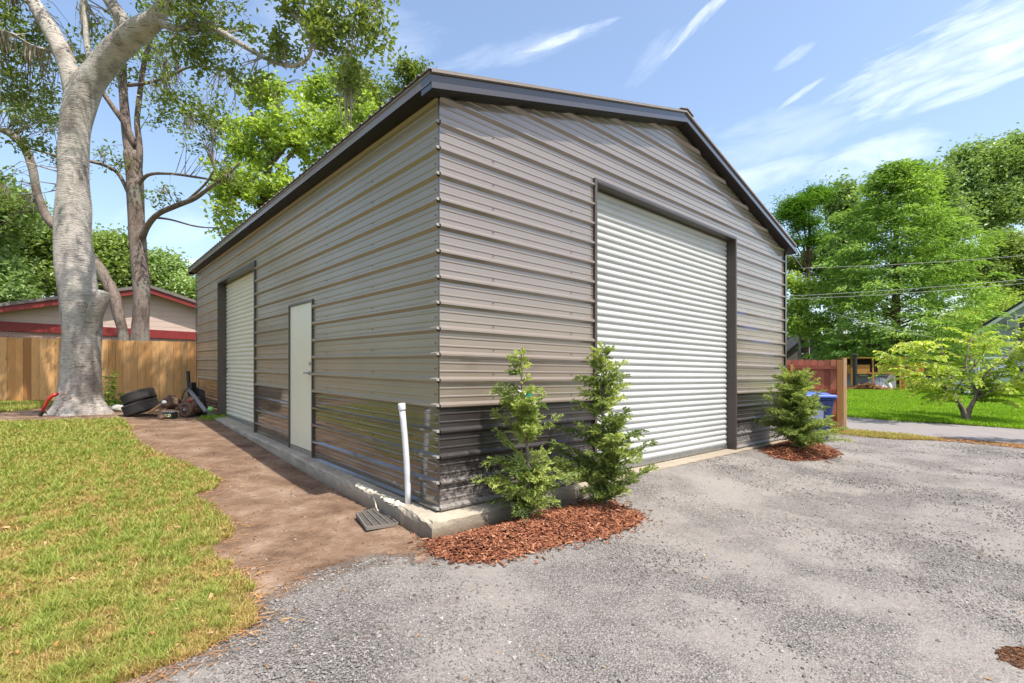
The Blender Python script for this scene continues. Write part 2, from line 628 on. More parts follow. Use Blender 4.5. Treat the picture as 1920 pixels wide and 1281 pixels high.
def earth():
    """gravel drive fading into bare dirt where the attribute 'dirt' says so"""
    m = Mat('gravel_and_dirt')
    p = m.pos()
    big = m.noise(0.55, 5, 0.62)
    mid = m.noise(2.6, 5, 0.65)
    fine = m.noise(38, 4, 0.7)
    cell = m.voro(75, out='Distance')
    cellc = m.voro(75, out='Color')
    cell2 = m.voro(150, out='Distance')
    hue = m.sep('X', cellc)
    g = m.ramp(hue, [(0.0, C('#6d6863')), (0.35, C('#7f7974')), (0.7, C('#8b857f')), (1.0, C('#9b958f'))])
    dust = m.rng(mid, 0.46, 0.6)
    loose = m.rng(m.noise(1.1, 4, 0.6, m.mapped((1, 1, 1), (0, 0, 0.6))), 0.42, 0.58)
    g = m.mix(m.math('MULTIPLY', m.math('SUBTRACT', 1.0, loose), 0.6), g, C('#857f78'))
    gap = m.rng(cell, 0.42, 0.62)
    g = m.mix(m.math('MULTIPLY', m.math('MULTIPLY', gap, loose), 0.55), g, C('#413d3b'))
    stain = m.rng(m.noise(1.7, 5, 0.7, m.mapped((1, 1.8, 1))), 0.58, 0.72, 0, 0.55)
    g = m.mix(stain, g, C('#6f5f53'))
    g = m.mix(m.rng(big, 0.45, 0.62, 0.0, 0.35), g, C('#8e8881'))
    speck = m.rng(m.noise(55, 2, 0.5), 0.66, 0.72)
    g = m.mix(m.math('MULTIPLY', speck, 0.5), g, C('#332f2d'))
    d = m.ramp(mid, [(0.28, C('#5a4536')), (0.5, C('#7d6552')), (0.68, C('#96806d'))])
    d = m.mix(m.rng(fine, 0.4, 0.75, 0, 0.35), d, C('#644f40'))
    d = m.mix(m.rng(m.noise(7, 5, 0.7), 0.58, 0.75, 0, 0.45), d, C('#968371'))
    d = m.mix(m.rng(m.noise(24, 3, 0.6), 0.68, 0.74, 0, 0.7), d, C('#352a23'))
    k = m.math('ADD', m.attr('dirt'), m.math('MULTIPLY', m.math('SUBTRACT', m.noise(2.2, 7, 0.72), 0.5), 1.7))
    k = m.rng(k, 0.35, 0.62)
    m.color(m.mix(k, g, d)).set(rough=0.95, spec=0.15)
    hg = m.math('ADD', m.math('MULTIPLY', m.math('SUBTRACT', 1.0, cell), m.math('ADD', m.math('MULTIPLY', loose, 0.8), 0.25)), m.math('MULTIPLY', m.math('SUBTRACT', 1.0, cell2), 0.25))
    hd = m.math('ADD', m.math('MULTIPLY', fine, 0.9), m.math('ADD', m.math('MULTIPLY', m.noise(9, 5, 0.65), 2.6), m.math('MULTIPLY', m.noise(3, 5, 0.7), 5.0)))
    h = m.math('ADD', m.math('MULTIPLY', hg, m.math('SUBTRACT', 1.0, k)), m.math('MULTIPLY', hd, k))
    d_ = m.bump(h, 0.85, 0.016)
    return m.mat
M['earth'] = earth()

def soil(name, a, b, scale=4, bump=0.7):
    m = Mat(name)
    n = m.noise(scale, 6, 0.7)
    m.color(m.ramp(n, [(0.3, a), (0.7, b)])).set(rough=0.95, spec=0.1)
    m.bump(m.noise(30, 5, 0.7), bump, 0.02)
    return m.mat
M['turf'] = soil('turf_soil', C('#565329'), C('#76693d'), 5)
M['turf_far'] = soil('far_turf', C('#48601a'), C('#637a28'), 0.7)
M['mulch_base'] = soil('mulch_base', C('#331a10'), C('#54301f'), 14)
M['asphalt'] = soil('asphalt', C('#7d7775'), C('#8a8380'), 3, 0.35)
M['land'] = soil('land', C('#54582a'), C('#6d6c3b'), 0.6)

def bark(name, pale, mid, dark, horiz=True, lich=None):
    m = Mat(name)
    big = m.noise(2.0, 5, 0.7, m.mapped((1.5, 1.5, 0.6)))
    col = m.ramp(big, [(0.30, tuple(x * 0.85 for x in mid)), (0.40, mid), (0.52, pale), (0.75, tuple(min(1, x * 1.15) for x in pale))])
    vec = m.mapped((3, 3, 30) if horiz else (14, 14, 3))
    lines = m.noise(1.6, 5, 0.65, vec, 0.6)
    col = m.mix(m.rng(lines, 0.54, 0.66, 0, 0.8), col, dark)
    spots = m.noise(7, 6, 0.78, m.mapped((1, 1, 0.55)))
    col = m.mix(m.rng(spots, 0.6, 0.72, 0, 0.6), col, dark)
    if lich:
        col = m.mix(m.rng(m.noise(1.1, 4, 0.7), 0.52, 0.66, 0, 0.55), col, lich)
    m.color(col).set(rough=0.92, spec=0.15)
    m.bump(m.math('ADD', m.math('MULTIPLY', lines, -1.0), m.math('MULTIPLY', m.noise(24, 5, 0.7), 0.8)), 0.9, 0.05)
    return m.mat
M['bark'] = bark('grey_bark', C('#bfb6ab'), C('#9d9389'), C('#5c5148'), True, C('#8c9184'))
M['bark2'] = bark('brown_grey_bark', C('#8b7c72'), C('#6d5f56'), C('#3a312b'), False, C('#83887a'))
M['bark3'] = bark('pine_bark', C('#6f5646'), C('#55412f'), C('#2c211a'), False)
M['moss'] = leafy('spanish_moss', [(0.0, C('#6f6a60')), (0.5, C('#878175')), (1.0, C('#a29b8c'))], 0.25, 0.9)
M['leaf_near'] = leafy('broad_leaf_olive', [(0.0, C('#3d4a24')), (0.35, C('#59682f')), (0.7, C('#7b8940')), (1.0, C('#a2a95f'))], 0.42, 0.42, 0.9, 0.5, gain=1.25)
M['leaf_bright'] = leafy('broad_leaf_bright', [(0.0, C('#56682f')), (0.4, C('#76883e')), (0.75, C('#99a755')), (1.0, C('#b9c279'))], 0.52, 0.42, 0.6, 0.5, gain=1.5)
M['leaf_mid'] = leafy('broad_leaf_mid', [(0.0, C('#41512a')), (0.4, C('#5f703a')), (0.75, C('#83914e')), (1.0, C('#a9b273'))], 0.4, 0.45, 0.35, 0.5, gain=1.6)
M['leaf_dark'] = leafy('broad_leaf_deep', [(0.0, C('#3d4d2a')), (0.4, C('#586a3a')), (0.75, C('#7a8b53')), (1.0, C('#a5b17d'))], 0.35, 0.45, 0.35, 0.5, gain=1.9)
M['needle'] = leafy('feathery_cypress_leaf', [(0.0, C('#465f2b')), (0.4, C('#668039')), (0.75, C('#889e50')), (1.0, C('#adba73'))], 0.4, 0.55, 0.4, gain=1.5)
M['pine'] = leafy('pine_needle', [(0.0, C('#2e4a17')), (0.5, C('#4f7021')), (1.0, C('#83992f'))], 0.35, 0.55, 0.4, gain=1.6)
M['redbud'] = leafy('yellow_green_leaf', [(0.0, C('#566f22')), (0.4, C('#869a33')), (0.75, C('#abb648')), (1.0, C('#c9c660'))], 0.45, 0.45, 0.8, 0.5, gain=1.22)
M['sapling'] = leafy('sapling_leaf', [(0.0, C('#3e5f22')), (0.5, C('#68912f')), (1.0, C('#a0bf55'))], 0.45, 0.45)
M['arbor'] = leafy('evergreen_spray', [(0.0, C('#3c4a2b')), (0.35, C('#5d6c38')), (0.7, C('#8a944e')), (1.0, C('#bab97a'))], 0.42, 0.5, 5.0, gain=1.5)
M['grass'] = leafy('lawn_blade', [(0.0, C('#93673f')), (0.22, C('#b89c66')), (0.42, C('#aca45c')), (0.7, C('#87963f')), (1.0, C('#b0b466'))], 0.35, 0.55, 1.7)
M['grass_lush'] = leafy('lush_blade', [(0.0, C('#6b8f1c')), (0.4, C('#7da022')), (0.8, C('#93b22c')), (1.0, C('#a9be42'))], 0.4, 0.55, 0.4)
M['straw'] = leafy('pine_straw', [(0.0, C('#7d5636')), (0.5, C('#a87a4c')), (1.0, C('#c29b68'))], 0.15, 0.8)
M['mulch'] = leafy('mulch_chip', [(0.0, C('#4f2a1a')), (0.35, C('#774630')), (0.75, C('#966044')), (1.0, C('#b58565'))], 0.05, 0.85)
M['stone'] = leafy('loose_stone', [(0.0, C('#524e4b')), (0.4, C('#75706b')), (0.8, C('#8b8580')), (1.0, C('#a29c97'))], 0.0, 0.9, None, 0.2)
M['litter'] = leafy('fallen_leaf', [(0.0, C('#3b2a20')), (0.4, C('#6e4a30')), (0.75, C('#a8743f')), (1.0, C('#c9ab83'))], 0.1, 0.85)

def boards(name, stops, scale=1.0, grain=C('#6b4424')):
    """sawn wood; the attribute 'rnd' holds a number for each board"""
    m = Mat(name)
    col = m.ramp(m.attr('rnd'), stops)
    g = m.noise(3.0, 5, 0.65, m.mapped((16, 16, 1.2)), 0.8)
    col = m.mix(m.rng(g, 0.5, 0.72, 0, 0.55), col, grain)
    kn = m.voro(1.7, m.mapped((3.2, 3.2, 1.1)))
    col = m.mix(m.rng(kn, 0.10, 0.04, 0, 0.7), col, tuple(x * 0.5 for x in grain))
    col = m.mix(m.rng(m.noise(1.6, 4, 0.7), 0.55, 0.72, 0, 0.35), col, C('#8a7a5c'))
    m.color(col).set(rough=0.8, spec=0.25)
    m.bump(g, 0.35, 0.006)
    return m.mat
M['fence'] = boards('golden_fence_board', [(0.0, C('#95683e')), (0.35, C('#b98752')), (0.7, C('#cf9f69')), (1.0, C('#a17f55'))])
M['redwood'] = boards('red_stained_board', [(0.0, C('#8f5140')), (0.5, C('#a2604d')), (1.0, C('#ad6e58'))], grain=C('#6d3b2e'))
M['postwood'] = boards('new_post_wood', [(0.0, C('#b4814f')), (1.0, C('#c79562'))])
M['palepost'] = boards('pale_post_wood', [(0.0, C('#c29a74')), (1.0, C('#cda780'))], grain=C('#a07850'))
M['brownpost'] = boards('brown_post_wood', [(0.0, C('#8f6239')), (1.0, C('#9c6e44'))])
M['coopwood'] = boards('coop_wood', [(0.0, C('#b07c3d')), (0.5, C('#bf8a46')), (1.0, C('#cc9a58'))])
M['scrapwood'] = boards('scrap_wood', [(0.0, C('#8a6a4c')), (1.0, C('#b59270'))])

M['pvc'] = simple('white_pvc', C('#dadada'), C('#c9cacb'), 8, rough=0.35, spec=0.5)
M['rubber'] = simple('tyre_rubber', C('#2d2a29'), C('#3b3735'), 12, rough=0.75, spec=0.25, bump=0.3, bscale=80)
M['rust'] = simple('rusty_brown_metal', C('#4b372b'), C('#6c5140'), 16, rough=0.75, bump=0.4, bscale=30)
M['black_plastic'] = simple('black_plastic', C('#242323'), C('#302e2e'), 8, rough=0.5)
M['grey_plastic'] = simple('grey_plastic', C('#6f6e6b'), C('#807e79'), 20, rough=0.65, bump=0.2)
M['grey_metal'] = simple('grey_metal_tube', C('#a5acb1'), C('#8e959a'), 6, rough=0.35, metal=0.5)
M['red_paint'] = simple('red_orange_paint', C('#c2341c'), C('#a32a18'), 9, rough=0.4, coat=0.3)
M['cloth_white'] = simple('white_cloth', C('#cfccc3'), C('#b5b1a5'), 7, rough=0.9, bump=0.3, bscale=30)
M['green_plastic'] = simple('green_plastic', C('#7fc36a'), rough=0.4)
M['pale_green'] = simple('pale_green_mark', C('#c4d29a'), rough=0.6)
M['tag_white'] = simple('tag_white', C('#e6ebe8'), rough=0.5)
M['tag_teal'] = simple('tag_teal', C('#4fb8a8'), rough=0.5)
M['bin_blue'] = simple('blue_bin_plastic', C('#4059a6'), C('#4a64b4'), 4, rough=0.45)
M['bin_body'] = simple('dark_blue_bin_plastic', C('#2d3c6b'), C('#384979'), 4, rough=0.5)
M['bin_mark'] = simple('faded_white_print', C('#8c93ac'), rough=0.7)
M['siding_pink'] = None
M['red_fascia'] = simple('red_fascia_paint', C('#7f2723'), C('#702320'), 4, rough=0.5)
M['shingle'] = simple('grey_shingle', C('#5e5552'), C('#75706c'), 14, rough=0.9, bump=0.4, bscale=20)
M['shingle_dark'] = simple('dark_shingle', C('#302e31'), C('#413f42'), 14, rough=0.9, bump=0.4, bscale=20)
M['brick'] = None
M['glass_dark'] = simple('dark_window_glass', C('#1b1e22'), rough=0.1, spec=0.6)
M['white_paint'] = simple('white_paint', C('#e5e3dd'), C('#d9d7d0'), 3, rough=0.5)
M['grey_siding'] = simple('grey_siding', C('#9b9a98'), C('#a9a7a4'), 3, rough=0.6)
M['dark_wall'] = simple('dark_house_wall', C('#5c5652'), C('#6d6660'), 3, rough=0.7)  # dark brown-grey base colour of the house wall
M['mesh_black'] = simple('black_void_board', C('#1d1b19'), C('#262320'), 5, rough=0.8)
M['hull_white'] = simple('white_gelcoat', C('#dcdee2'), C('#cfd2d8'), 2, rough=0.3, coat=0.5)
M['hull_grey'] = simple('grey_gelcoat', C('#a7abb1'), C('#b5b8bd'), 2, rough=0.35)
M['red_lens'] = simple('red_lens', C('#b02a1e'), rough=0.25)
M['wire'] = simple('power_cable', C('#6f6f6f'), C('#8a8a8a'), 3, rough=0.5)
M['tent_white'] = simple('white_tarp', C('#dcd9da'), C('#cfcacc'), 4, rough=0.7)
M['orange_bark'] = simple('peeled_orange_bark', C('#8c6450'), C('#9a735c'), 14, rough=0.9, bump=0.5)

def lap_siding(name, c, pitch=0.2):
    m = Mat(name)
    z = m.sep('Z')
    fr = m.math('FRACT', m.math('DIVIDE', z, pitch))
    col = m.mix(m.rng(m.noise(2, 4, 0.6), 0.3, 0.7, 0, 0.4), c, tuple(x * 0.85 for x in c))
    col = m.mix(m.rng(fr, 0.06, 0.02, 0, 0.5), col, tuple(x * 0.35 for x in c))
    m.color(col).set(rough=0.7, spec=0.3)
    m.bump(m.math('SUBTRACT', 1.0, fr), 0.6, 0.02)
    return m.mat
M['siding_pink'] = lap_siding('pinkish_lap_siding', C('#b7a195'), 0.24)
M['siding_grey'] = lap_siding('grey_lap_siding', C('#a2a3a6'), 0.18)

def brickwork():
    m = Mat('brown_brick')
    b = m.n.new('ShaderNodeTexBrick')
    b.inputs['Color1'].default_value = (*C('#7a5b50'), 1)
    b.inputs['Color2'].default_value = (*C('#8f7064'), 1)
    b.inputs['Mortar'].default_value = (*C('#a89c92'), 1)
    b.inputs['Scale'].default_value = 4.0
    m.l.new(m.mapped((1, 1, 1), (R(90), 0, 0)), b.inputs['Vector'])
    m.color(b.outputs['Color']).set(rough=0.9)
    return m.mat
M['brick'] = brickwork()

# ------------------------------------------------------------------ ground sheets
def grid_sheet(name, xs, ys, keep, mat, lift, zfun=gz, kind='structure', attr=None, noise=0.0, seed=0):
    X, Y = np.meshgrid(xs, ys)
    nx, ny = len(xs), len(ys)
    Z = zfun(X, Y) + lift
    if noise:
        Z = Z + noise * vnoise(np.stack([X.ravel(), Y.ravel()], 1) * 1.3, seed).reshape(X.shape)
    xc = 0.5 * (xs[:-1] + xs[1:]); yc = 0.5 * (ys[:-1] + ys[1:])
    XC, YC = np.meshgrid(xc, yc)
    k = keep(XC, YC) if keep else np.ones(XC.shape, bool)
    jj, ii = np.nonzero(k)
    a = jj * nx + ii
    F = np.stack([a, a + 1, a + 1 + nx, a + nx], 1)
    vv = np.stack([X.ravel(), Y.ravel(), Z.ravel()], 1)
    used, inv = np.unique(F, return_inverse=True)
    F = inv.reshape(F.shape)
    vv = vv[used]
    at = {n: f(vv[:, 0], vv[:, 1]) for n, f in attr.items()} if attr else None
    o = mesh_obj(name, vv, F, mat, None, True, attr=at)
    o['kind'] = kind
    return o

def gpoly(pts):
    out = []
    for px, py in pts:
        g = ground(px, py)
        out.append((g.x, g.y))
    return out

LAWN = gpoly([(-60, 797), (0, 795), (90, 793), (170, 790), (222, 789), (236, 800), (233, 816), (262, 842), (330, 872), (398, 900), (404, 912),
              (352, 932), (396, 966), (424, 996), (418, 1010), (352, 1030), (402, 1064), (448, 1094), (461, 1130), (457, 1165), (425, 1192), (380, 1216),
              (320, 1238), (250, 1270), (200, 1292), (120, 1330)]) + [(-2.6, 1.6), (-9, 1.2), (-17, 4), (-17, 10.3)]
DIRT = gpoly([(240, 1300), (330, 1248), (400, 1222), (470, 1160), (520, 1112), (600, 1076), (700, 1052), (800, 1040), (830, 1028)]) + \
       [(GO[0] + 0.1 * U[0], GO[1] + 0.1 * U[1])] + [tuple(GO + 0.2 * U + 12 * V), tuple(GO - 1 * U + 18 * V), (-22, 16), (-18, 2), (-3, 1.2)]
BACKLAWN = gpoly([(-80, 774), (0, 774), (60, 769), (82, 762)]) + [tuple(P(170, 748, 13.3))[:2], tuple(P(230, 745, 13.6))[:2], tuple(P(372, 742, 14.6))[:2], tuple(P(372, 730, 15.5))[:2], (-12, 14.6), (-20, 13.6), (-20, 11.6)]

def dirt_amount(x, y):
    s = edge_dist(DIRT, x, y) * np.where(inside(DIRT, x, y), 1, -1)
    return 0.5 + np.clip(s / 0.7, -0.5, 0.5)

xs = np.concatenate([[-900, -400, -200, -120, -80, -60, -45, -35, -28, -22, -18], np.arange(-16, 30, 0.5), [30, 35, 42, 50, 60, 80, 120, 200, 400, 900]])
ys = np.concatenate([[-300, -80, -30, -12, -5, -2], np.arange(-1, 45, 0.5), [45, 50, 60, 75, 100, 150, 300, 700, 1500]])
grid_sheet('ground', xs, ys, None, M['land'], -0.05)

road_d = lambda x, y: 0.7 * x + 0.714 * y
gx = np.arange(-14.0, 20.01, 0.1); gy = np.arange(0.3, 18.01, 0.1)
in_dirt = lambda x, y: inside(DIRT, x, y)
near = lambda x, y: (road_d(x, y) < 15.3)
grid_sheet('gravel_drive', gx, gy, lambda x, y: near(x, y) & ~in_dirt(x, y), M['earth'], 0.0, attr={'dirt': dirt_amount}, noise=0.006, seed=3)
grid_sheet('dirt_path', gx, gy, lambda x, y: near(x, y) & in_dirt(x, y), M['earth'], 0.0, attr={'dirt': dirt_amount}, noise=0.006, seed=3)
lx = np.arange(-17.0, 0.01, 0.05); ly = np.arange(1.0, 15.01, 0.05)
in_lawn = lambda x, y: inside(LAWN, x, y) | inside(BACKLAWN, x, y)
grid_sheet('lawn', lx, ly, in_lawn, M['turf'], 0.012)

# road running past on the right, and the lawn across it
W2 = np.array((-V[0], -V[1]))             # along the road, towards the right of the picture
N2 = np.array((0.7, 0.714))
def strip(name, d0, d1, t0, t1, mat, lift, nd, nt, wob=0.0, zextra=None):
    d = np.linspace(d0, d1, nd); t = np.linspace(t0, t1, nt)
    Dd, T = np.meshgrid(d, t)
    if wob:
        off = wob * vnoise(np.stack([t, t * 0], 1) * 0.7, 5)
        Dd = Dd + off[:, None] * (np.abs(Dd - d0) < 1e-6)
    x = Dd * N2[0] + T * W2[0]; y = Dd * N2[1] + T * W2[1]
    z = gz(x, y) + lift
    v = np.stack([x.ravel(), y.ravel(), z.ravel()], 1)
    a = (np.arange(nt - 1)[:, None] * nd + np.arange(nd - 1)[None, :]).ravel()
    F = np.stack([a, a + 1, a + 1 + nd, a + nd], 1)
    o = mesh_obj(name, v, F, mat, None, True)
    o['kind'] = 'structure'
    return o
strip('road', 15.05, 19.75, -45, 40, M['asphalt'], 0.012, 12, 160, 0.12)
strip('far_lawn', 19.7, 60.0, -40, 40, M['turf_far'], 0.035, 60, 120)

# ------------------------------------------------------------------ grass, stones, chips, leaves
def blades(name, x, y, z, h, w, lean, mat, rnd, seed=0, label=None, cat='grass'):
    r = np.random.default_rng(seed)
    n = len(x)
    az = r.uniform(0, 2 * np.pi, n)
    la = r.uniform(0, 2 * np.pi, n)
    L = lean * r.uniform(0.3, 1.0, n)
    px, py = np.cos(az), np.sin(az)
    bx, by = np.cos(la) * L * h, np.sin(la) * L * h
    v = np.zeros((n, 5, 3))
    hh = h * np.sqrt(np.clip(1 - (L * 0.8) ** 2, 0.1, 1))
    v[:, 0] = np.stack([x - px * w / 2, y - py * w / 2, z - 0.005], 1)
    v[:, 1] = np.stack([x + px * w / 2, y + py * w / 2, z - 0.005], 1)
    v[:, 2] = np.stack([x + bx * 0.35 + px * w * 0.42, y + by * 0.35 + py * w * 0.42, z + hh * 0.6], 1)
    v[:, 3] = np.stack([x + bx * 0.35 - px * w * 0.42, y + by * 0.35 - py * w * 0.42, z + hh * 0.6], 1)
    v[:, 4] = np.stack([x + bx, y + by, z + hh], 1)
    k = np.arange(n)[:, None] * 5
    F = np.concatenate([k + np.array([[0, 1, 2]]), k + np.array([[0, 2, 3]]), k + np.array([[3, 2, 4]])], 1).reshape(-1, 3)
    return mesh_obj(name, v.reshape(-1, 3), F, mat, None, False, attr={'rnd': np.repeat(rnd, 5)})

def scatter_in(polytest, xr, yr, n, dens):
    """n points in an area, thinned by dens(x, y) in 0..1"""
    ox, oy = [], []
    tot = 0
    r = np.random.default_rng(abs(int(xr[0] * 100 + yr[1] * 10 + n)))
    for _ in range(60):
        x = r.uniform(*xr, n * 2); y = r.uniform(*yr, n * 2)
        k = r.uniform(0, 1, n * 2) < dens(x, y)
        x, y = x[k], y[k]
        k = polytest(x, y)
        ox.append(x[k]); oy.append(y[k]); tot += k.sum()
        if tot >= n:
            break
    return np.concatenate(ox)[:n], np.concatenate(oy)[:n]

inview = lambda x, y: (np.abs(x) < 1.12 * y + 0.8)
x, y = scatter_in(lambda a, b: (in_lawn(a, b) | (edge_dist(LAWN, a, b) < 0.05 + 0.05 * vnoise(np.stack([a, b], 1) * 7.0, 17))) & inview(a, b), (-17, 0), (1.2, 15), 270000, lambda a, b: np.clip((2.6 / np.maximum(b, 2.3)) ** 1.5, 0, 1) * np.clip(0.75 + 0.75 * vnoise(np.stack([a, b], 1) * 4.0, 16), 0.12, 1))
dist = np.hypot(x, y)
pn = vnoise(np.stack([x, y], 1) * 1.6, 11)
cl = vnoise(np.stack([x, y], 1) * 9.0, 15)
rnd = np.clip(0.60 + 0.14 * rng.normal(size=len(x)) + 0.12 * pn + 0.22 * cl, 0.36, 1)
dry = rng.uniform(0, 1, len(x)) < np.clip(0.52 + 0.6 * vnoise(np.stack([x, y], 1) * 2.6, 12) - 0.30 * cl - 0.04 * (dist - 4) + 0.35 * np.exp(-edge_dist(LAWN, x, y) / 0.15), 0.04, 0.92)
rnd = np.where(dry, rng.uniform(0, 0.22, len(x)), rnd)
hgt = (0.036 + 0.010 * pn + 0.016 * cl + 0.034 * rng.uniform(0, 1, len(x)) ** 2) * np.clip(0.75 + dist / 14, 0.9, 1.4)
hgt = np.where(dry, hgt * 0.8, hgt)
tuft = rng.uniform(0, 1, len(x)) < 0.02 + 0.10 * (vnoise(np.stack([x, y], 1) * 5.5, 19) > 0.62)
hgt = np.where(tuft & ~dry, hgt * 1.55, hgt)
o = blades('grass', x, y, gz(x, y) + 0.010, hgt, 0.0052 * np.clip(dist / 3.0, 1, 3.6), np.where(dry, 1.2, 1.0), M['grass'], rnd, 1)
tag(o, 'short yellow-green sod grass with straw-brown patches left of the dirt path', 'grass', kind='stuff')

x, y = scatter_in(lambda a, b: (road_d(a, b) > 19.55 + 0.15 * np.sin(a * 3)) & (road_d(a, b) < 50) & (a < 1.15 * b) & (a > 0.6 * b), (9, 48), (12, 44), 150000,
                  lambda a, b: np.clip((16 / np.maximum(b, 10)) ** 1.3, 0, 1))
dist = np.hypot(x, y)
pn = vnoise(np.stack([x, y], 1) * 0.5, 13)
rnd = np.clip(0.5 + 0.22 * rng.normal(size=len(x)) + 0.25 * pn, 0, 1)
o = blades('grass', x, y, gz(x, y) + 0.035, 0.06 + 0.05 * rng.uniform(0, 1, len(x)), 0.0012 * dist, 0.6, M['grass_lush'], rnd, 2)
tag(o, 'bright green mown grass of the lawn across the road', 'grass', kind='stuff')

# verge between gravel and road: thin grass, then pine straw
vt = lambda a, b: (road_d(a, b) > 14.2 + 0.3 * np.sin(a * 2.1)) & (road_d(a, b) < 15.25)
x, y = scatter_in(lambda a, b: vt(a, b) & (a < 9.6) & (a > 6.6), (6.6, 9.6), (7, 15), 5000, lambda a, b: np.ones_like(a))
o = blades('grass', x, y, gz(x, y), 0.05 + 0.05 * rng.uniform(0, 1, len(x)), 0.012, 0.8, M['grass'], np.clip(rng.normal(0.35, 0.25, len(x)), 0, 1), 3)
tag(o, 'thin dry verge grass beside the fence post at the road edge', 'grass', kind='stuff')

def chips(name, x, y, z, ln, wd, th, tilt, mat, rnd, seed, parent=None):
    """small sticks or flakes lying about"""
    r = np.random.default_rng(seed)
    n = len(x)
    az = r.uniform(0, 2 * np.pi, n)
    el = r.normal(0, tilt, n)
    ro = r.normal(0, 0.6, n)
    d = np.stack([np.cos(az) * np.cos(el), np.sin(az) * np.cos(el), np.sin(el)], 1)
    s = np.stack([-np.sin(az), np.cos(az), np.zeros(n)], 1)
    up = np.cross(d, s)
    s2 = s * np.cos(ro)[:, None] + up * np.sin(ro)[:, None]
    u2 = np.cross(d, s2)
    c = np.stack([x, y, z], 1)
    sg = [(-1, -1, -1), (1, -1, -1), (1, 1, -1), (-1, 1, -1), (-1, -1, 1), (1, -1, 1), (1, 1, 1), (-1, 1, 1)]
    v = np.zeros((n, 8, 3))
    tp = r.uniform(0.3, 1.0, n)
    for i, (a, b, e) in enumerate(sg):
        wf = np.where(a > 0, tp, 1.0)
        v[:, i] = c + d * (a * ln / 2)[:, None] + s2 * (b * wd / 2 * wf)[:, None] + u2 * (e * th / 2 * wf)[:, None]
    k = np.arange(n)[:, None] * 8
    Q = np.array([[0, 3, 2, 1], [4, 5, 6, 7], [0, 1, 5, 4], [1, 2, 6, 5], [2, 3, 7, 6], [3, 0, 4, 7]])
    F = (k[:, None, :] + Q[None]).reshape(-1, 4)
    return mesh_obj(name, v.reshape(-1, 3), F, mat, parent, False, attr={'rnd': np.repeat(rnd, 8)})

def stones(name, x, y, z, size, mat, rnd, seed):
    r = np.random.default_rng(seed)
    n = len(x)
    base = np.array([(1, 0, 0), (0, 1, 0), (-1, 0, 0), (0, -1, 0), (0, 0, 1), (0, 0, -1)], float)
    v = base[None] * (size[:, None, None] * r.uniform(0.6, 1.25, (n, 6, 1))) * np.array([1, 1, 0.7])
    a = r.uniform(0, 2 * np.pi, n); ca, sa = np.cos(a), np.sin(a)
    vx = v[:, :, 0] * ca[:, None] - v[:, :, 1] * sa[:, None]
    vy = v[:, :, 0] * sa[:, None] + v[:, :, 1] * ca[:, None]
    t = r.normal(0, 0.5, n); ct, st = np.cos(t), np.sin(t)
    vz = v[:, :, 2] * ct[:, None] + vx * st[:, None]
    vx = vx * ct[:, None] - v[:, :, 2] * st[:, None]
    v = np.stack([vx + x[:, None], vy + y[:, None], vz + z[:, None]], 2)
    Q = np.array([[0, 1, 4], [1, 2, 4], [2, 3, 4], [3, 0, 4], [1, 0, 5], [2, 1, 5], [3, 2, 5], [0, 3, 5]])
    F = (np.arange(n)[:, None, None] * 6 + Q[None]).reshape(-1, 3)
    return mesh_obj(name, v.reshape(-1, 3), F, mat, None, False, attr={'rnd': np.repeat(rnd, 6)})

def on_gravel(a, b):
    rx, ry = a - GO[0], b - GO[1]
    u = rx * U[0] + ry * U[1]; v = rx * V[0] + ry * V[1]
    return near(a, b) & inview(a, b) & ~((u > -0.25) & (v > -0.1)) & (dirt_amount(a, b) + 0.25 * vnoise(np.stack([a, b], 1) * 2.0, 4) < 0.5)
pat = lambda a, b: np.clip(0.55 + 0.9 * vnoise(np.stack([a, b], 1) * 0.9, 21), 0.08, 1)
x, y = scatter_in(on_gravel, (-5, 15), (1.8, 12), 70000, lambda a, b: np.clip((2.6 / np.maximum(b, 2.0)) ** 1.8, 0, 1) * pat(a, b))
sz = np.clip(rng.lognormal(math.log(0.0052), 0.42, len(x)), 0.0025, 0.017) * np.clip(0.8 + 0.07 * y, 0.9, 1.5)
o = stones('loose_gravel', x, y, gz(x, y) + sz * 0.15, sz, M['stone'], np.clip(rng.normal(0.5, 0.25, len(x)), 0, 1), 5)
tag(o, 'loose grey crushed stones scattered over the gravel drive', 'gravel', kind='stuff')

# fallen leaves and twigs on the dirt and the gravel
x, y = scatter_in(lambda a, b: (on_gravel(a, b) | (inside(DIRT, a, b) & ~in_lawn(a, b))) & inview(a, b), (-11, 12), (2, 13), 700, lambda a, b: np.where(dirt_amount(a, b) > 0.4, 1.0, 0.35) * np.clip(5 / b, 0, 1))
n = len(x)
o = chips('leaf_litter', x, y, gz(x, y) + 0.008, rng.uniform(0.008, 0.03, n), rng.uniform(0.003, 0.012, n), np.full(n, 0.003), 0.15, M['litter'], rng.uniform(0, 1, n), 6)
tag(o, 'fallen leaves and bits of twig scattered over the dirt and gravel', 'leaf litter', kind='stuff')
x, y = scatter_in(lambda a, b: vt(a, b) & (a > 8.2), (8.2, 16), (4, 15), 5000, lambda a, b: np.ones_like(a))
n = len(x)
o = chips('pine_straw', x, y, gz(x, y) + 0.015, rng.uniform(0.05, 0.16, n), np.full(n, 0.012), np.full(n, 0.006), 0.15, M['straw'], rng.uniform(0, 1, n), 7)
tag(o, 'orange-brown pine straw strewn along the gravel edge by the road', 'pine straw', kind='stuff')

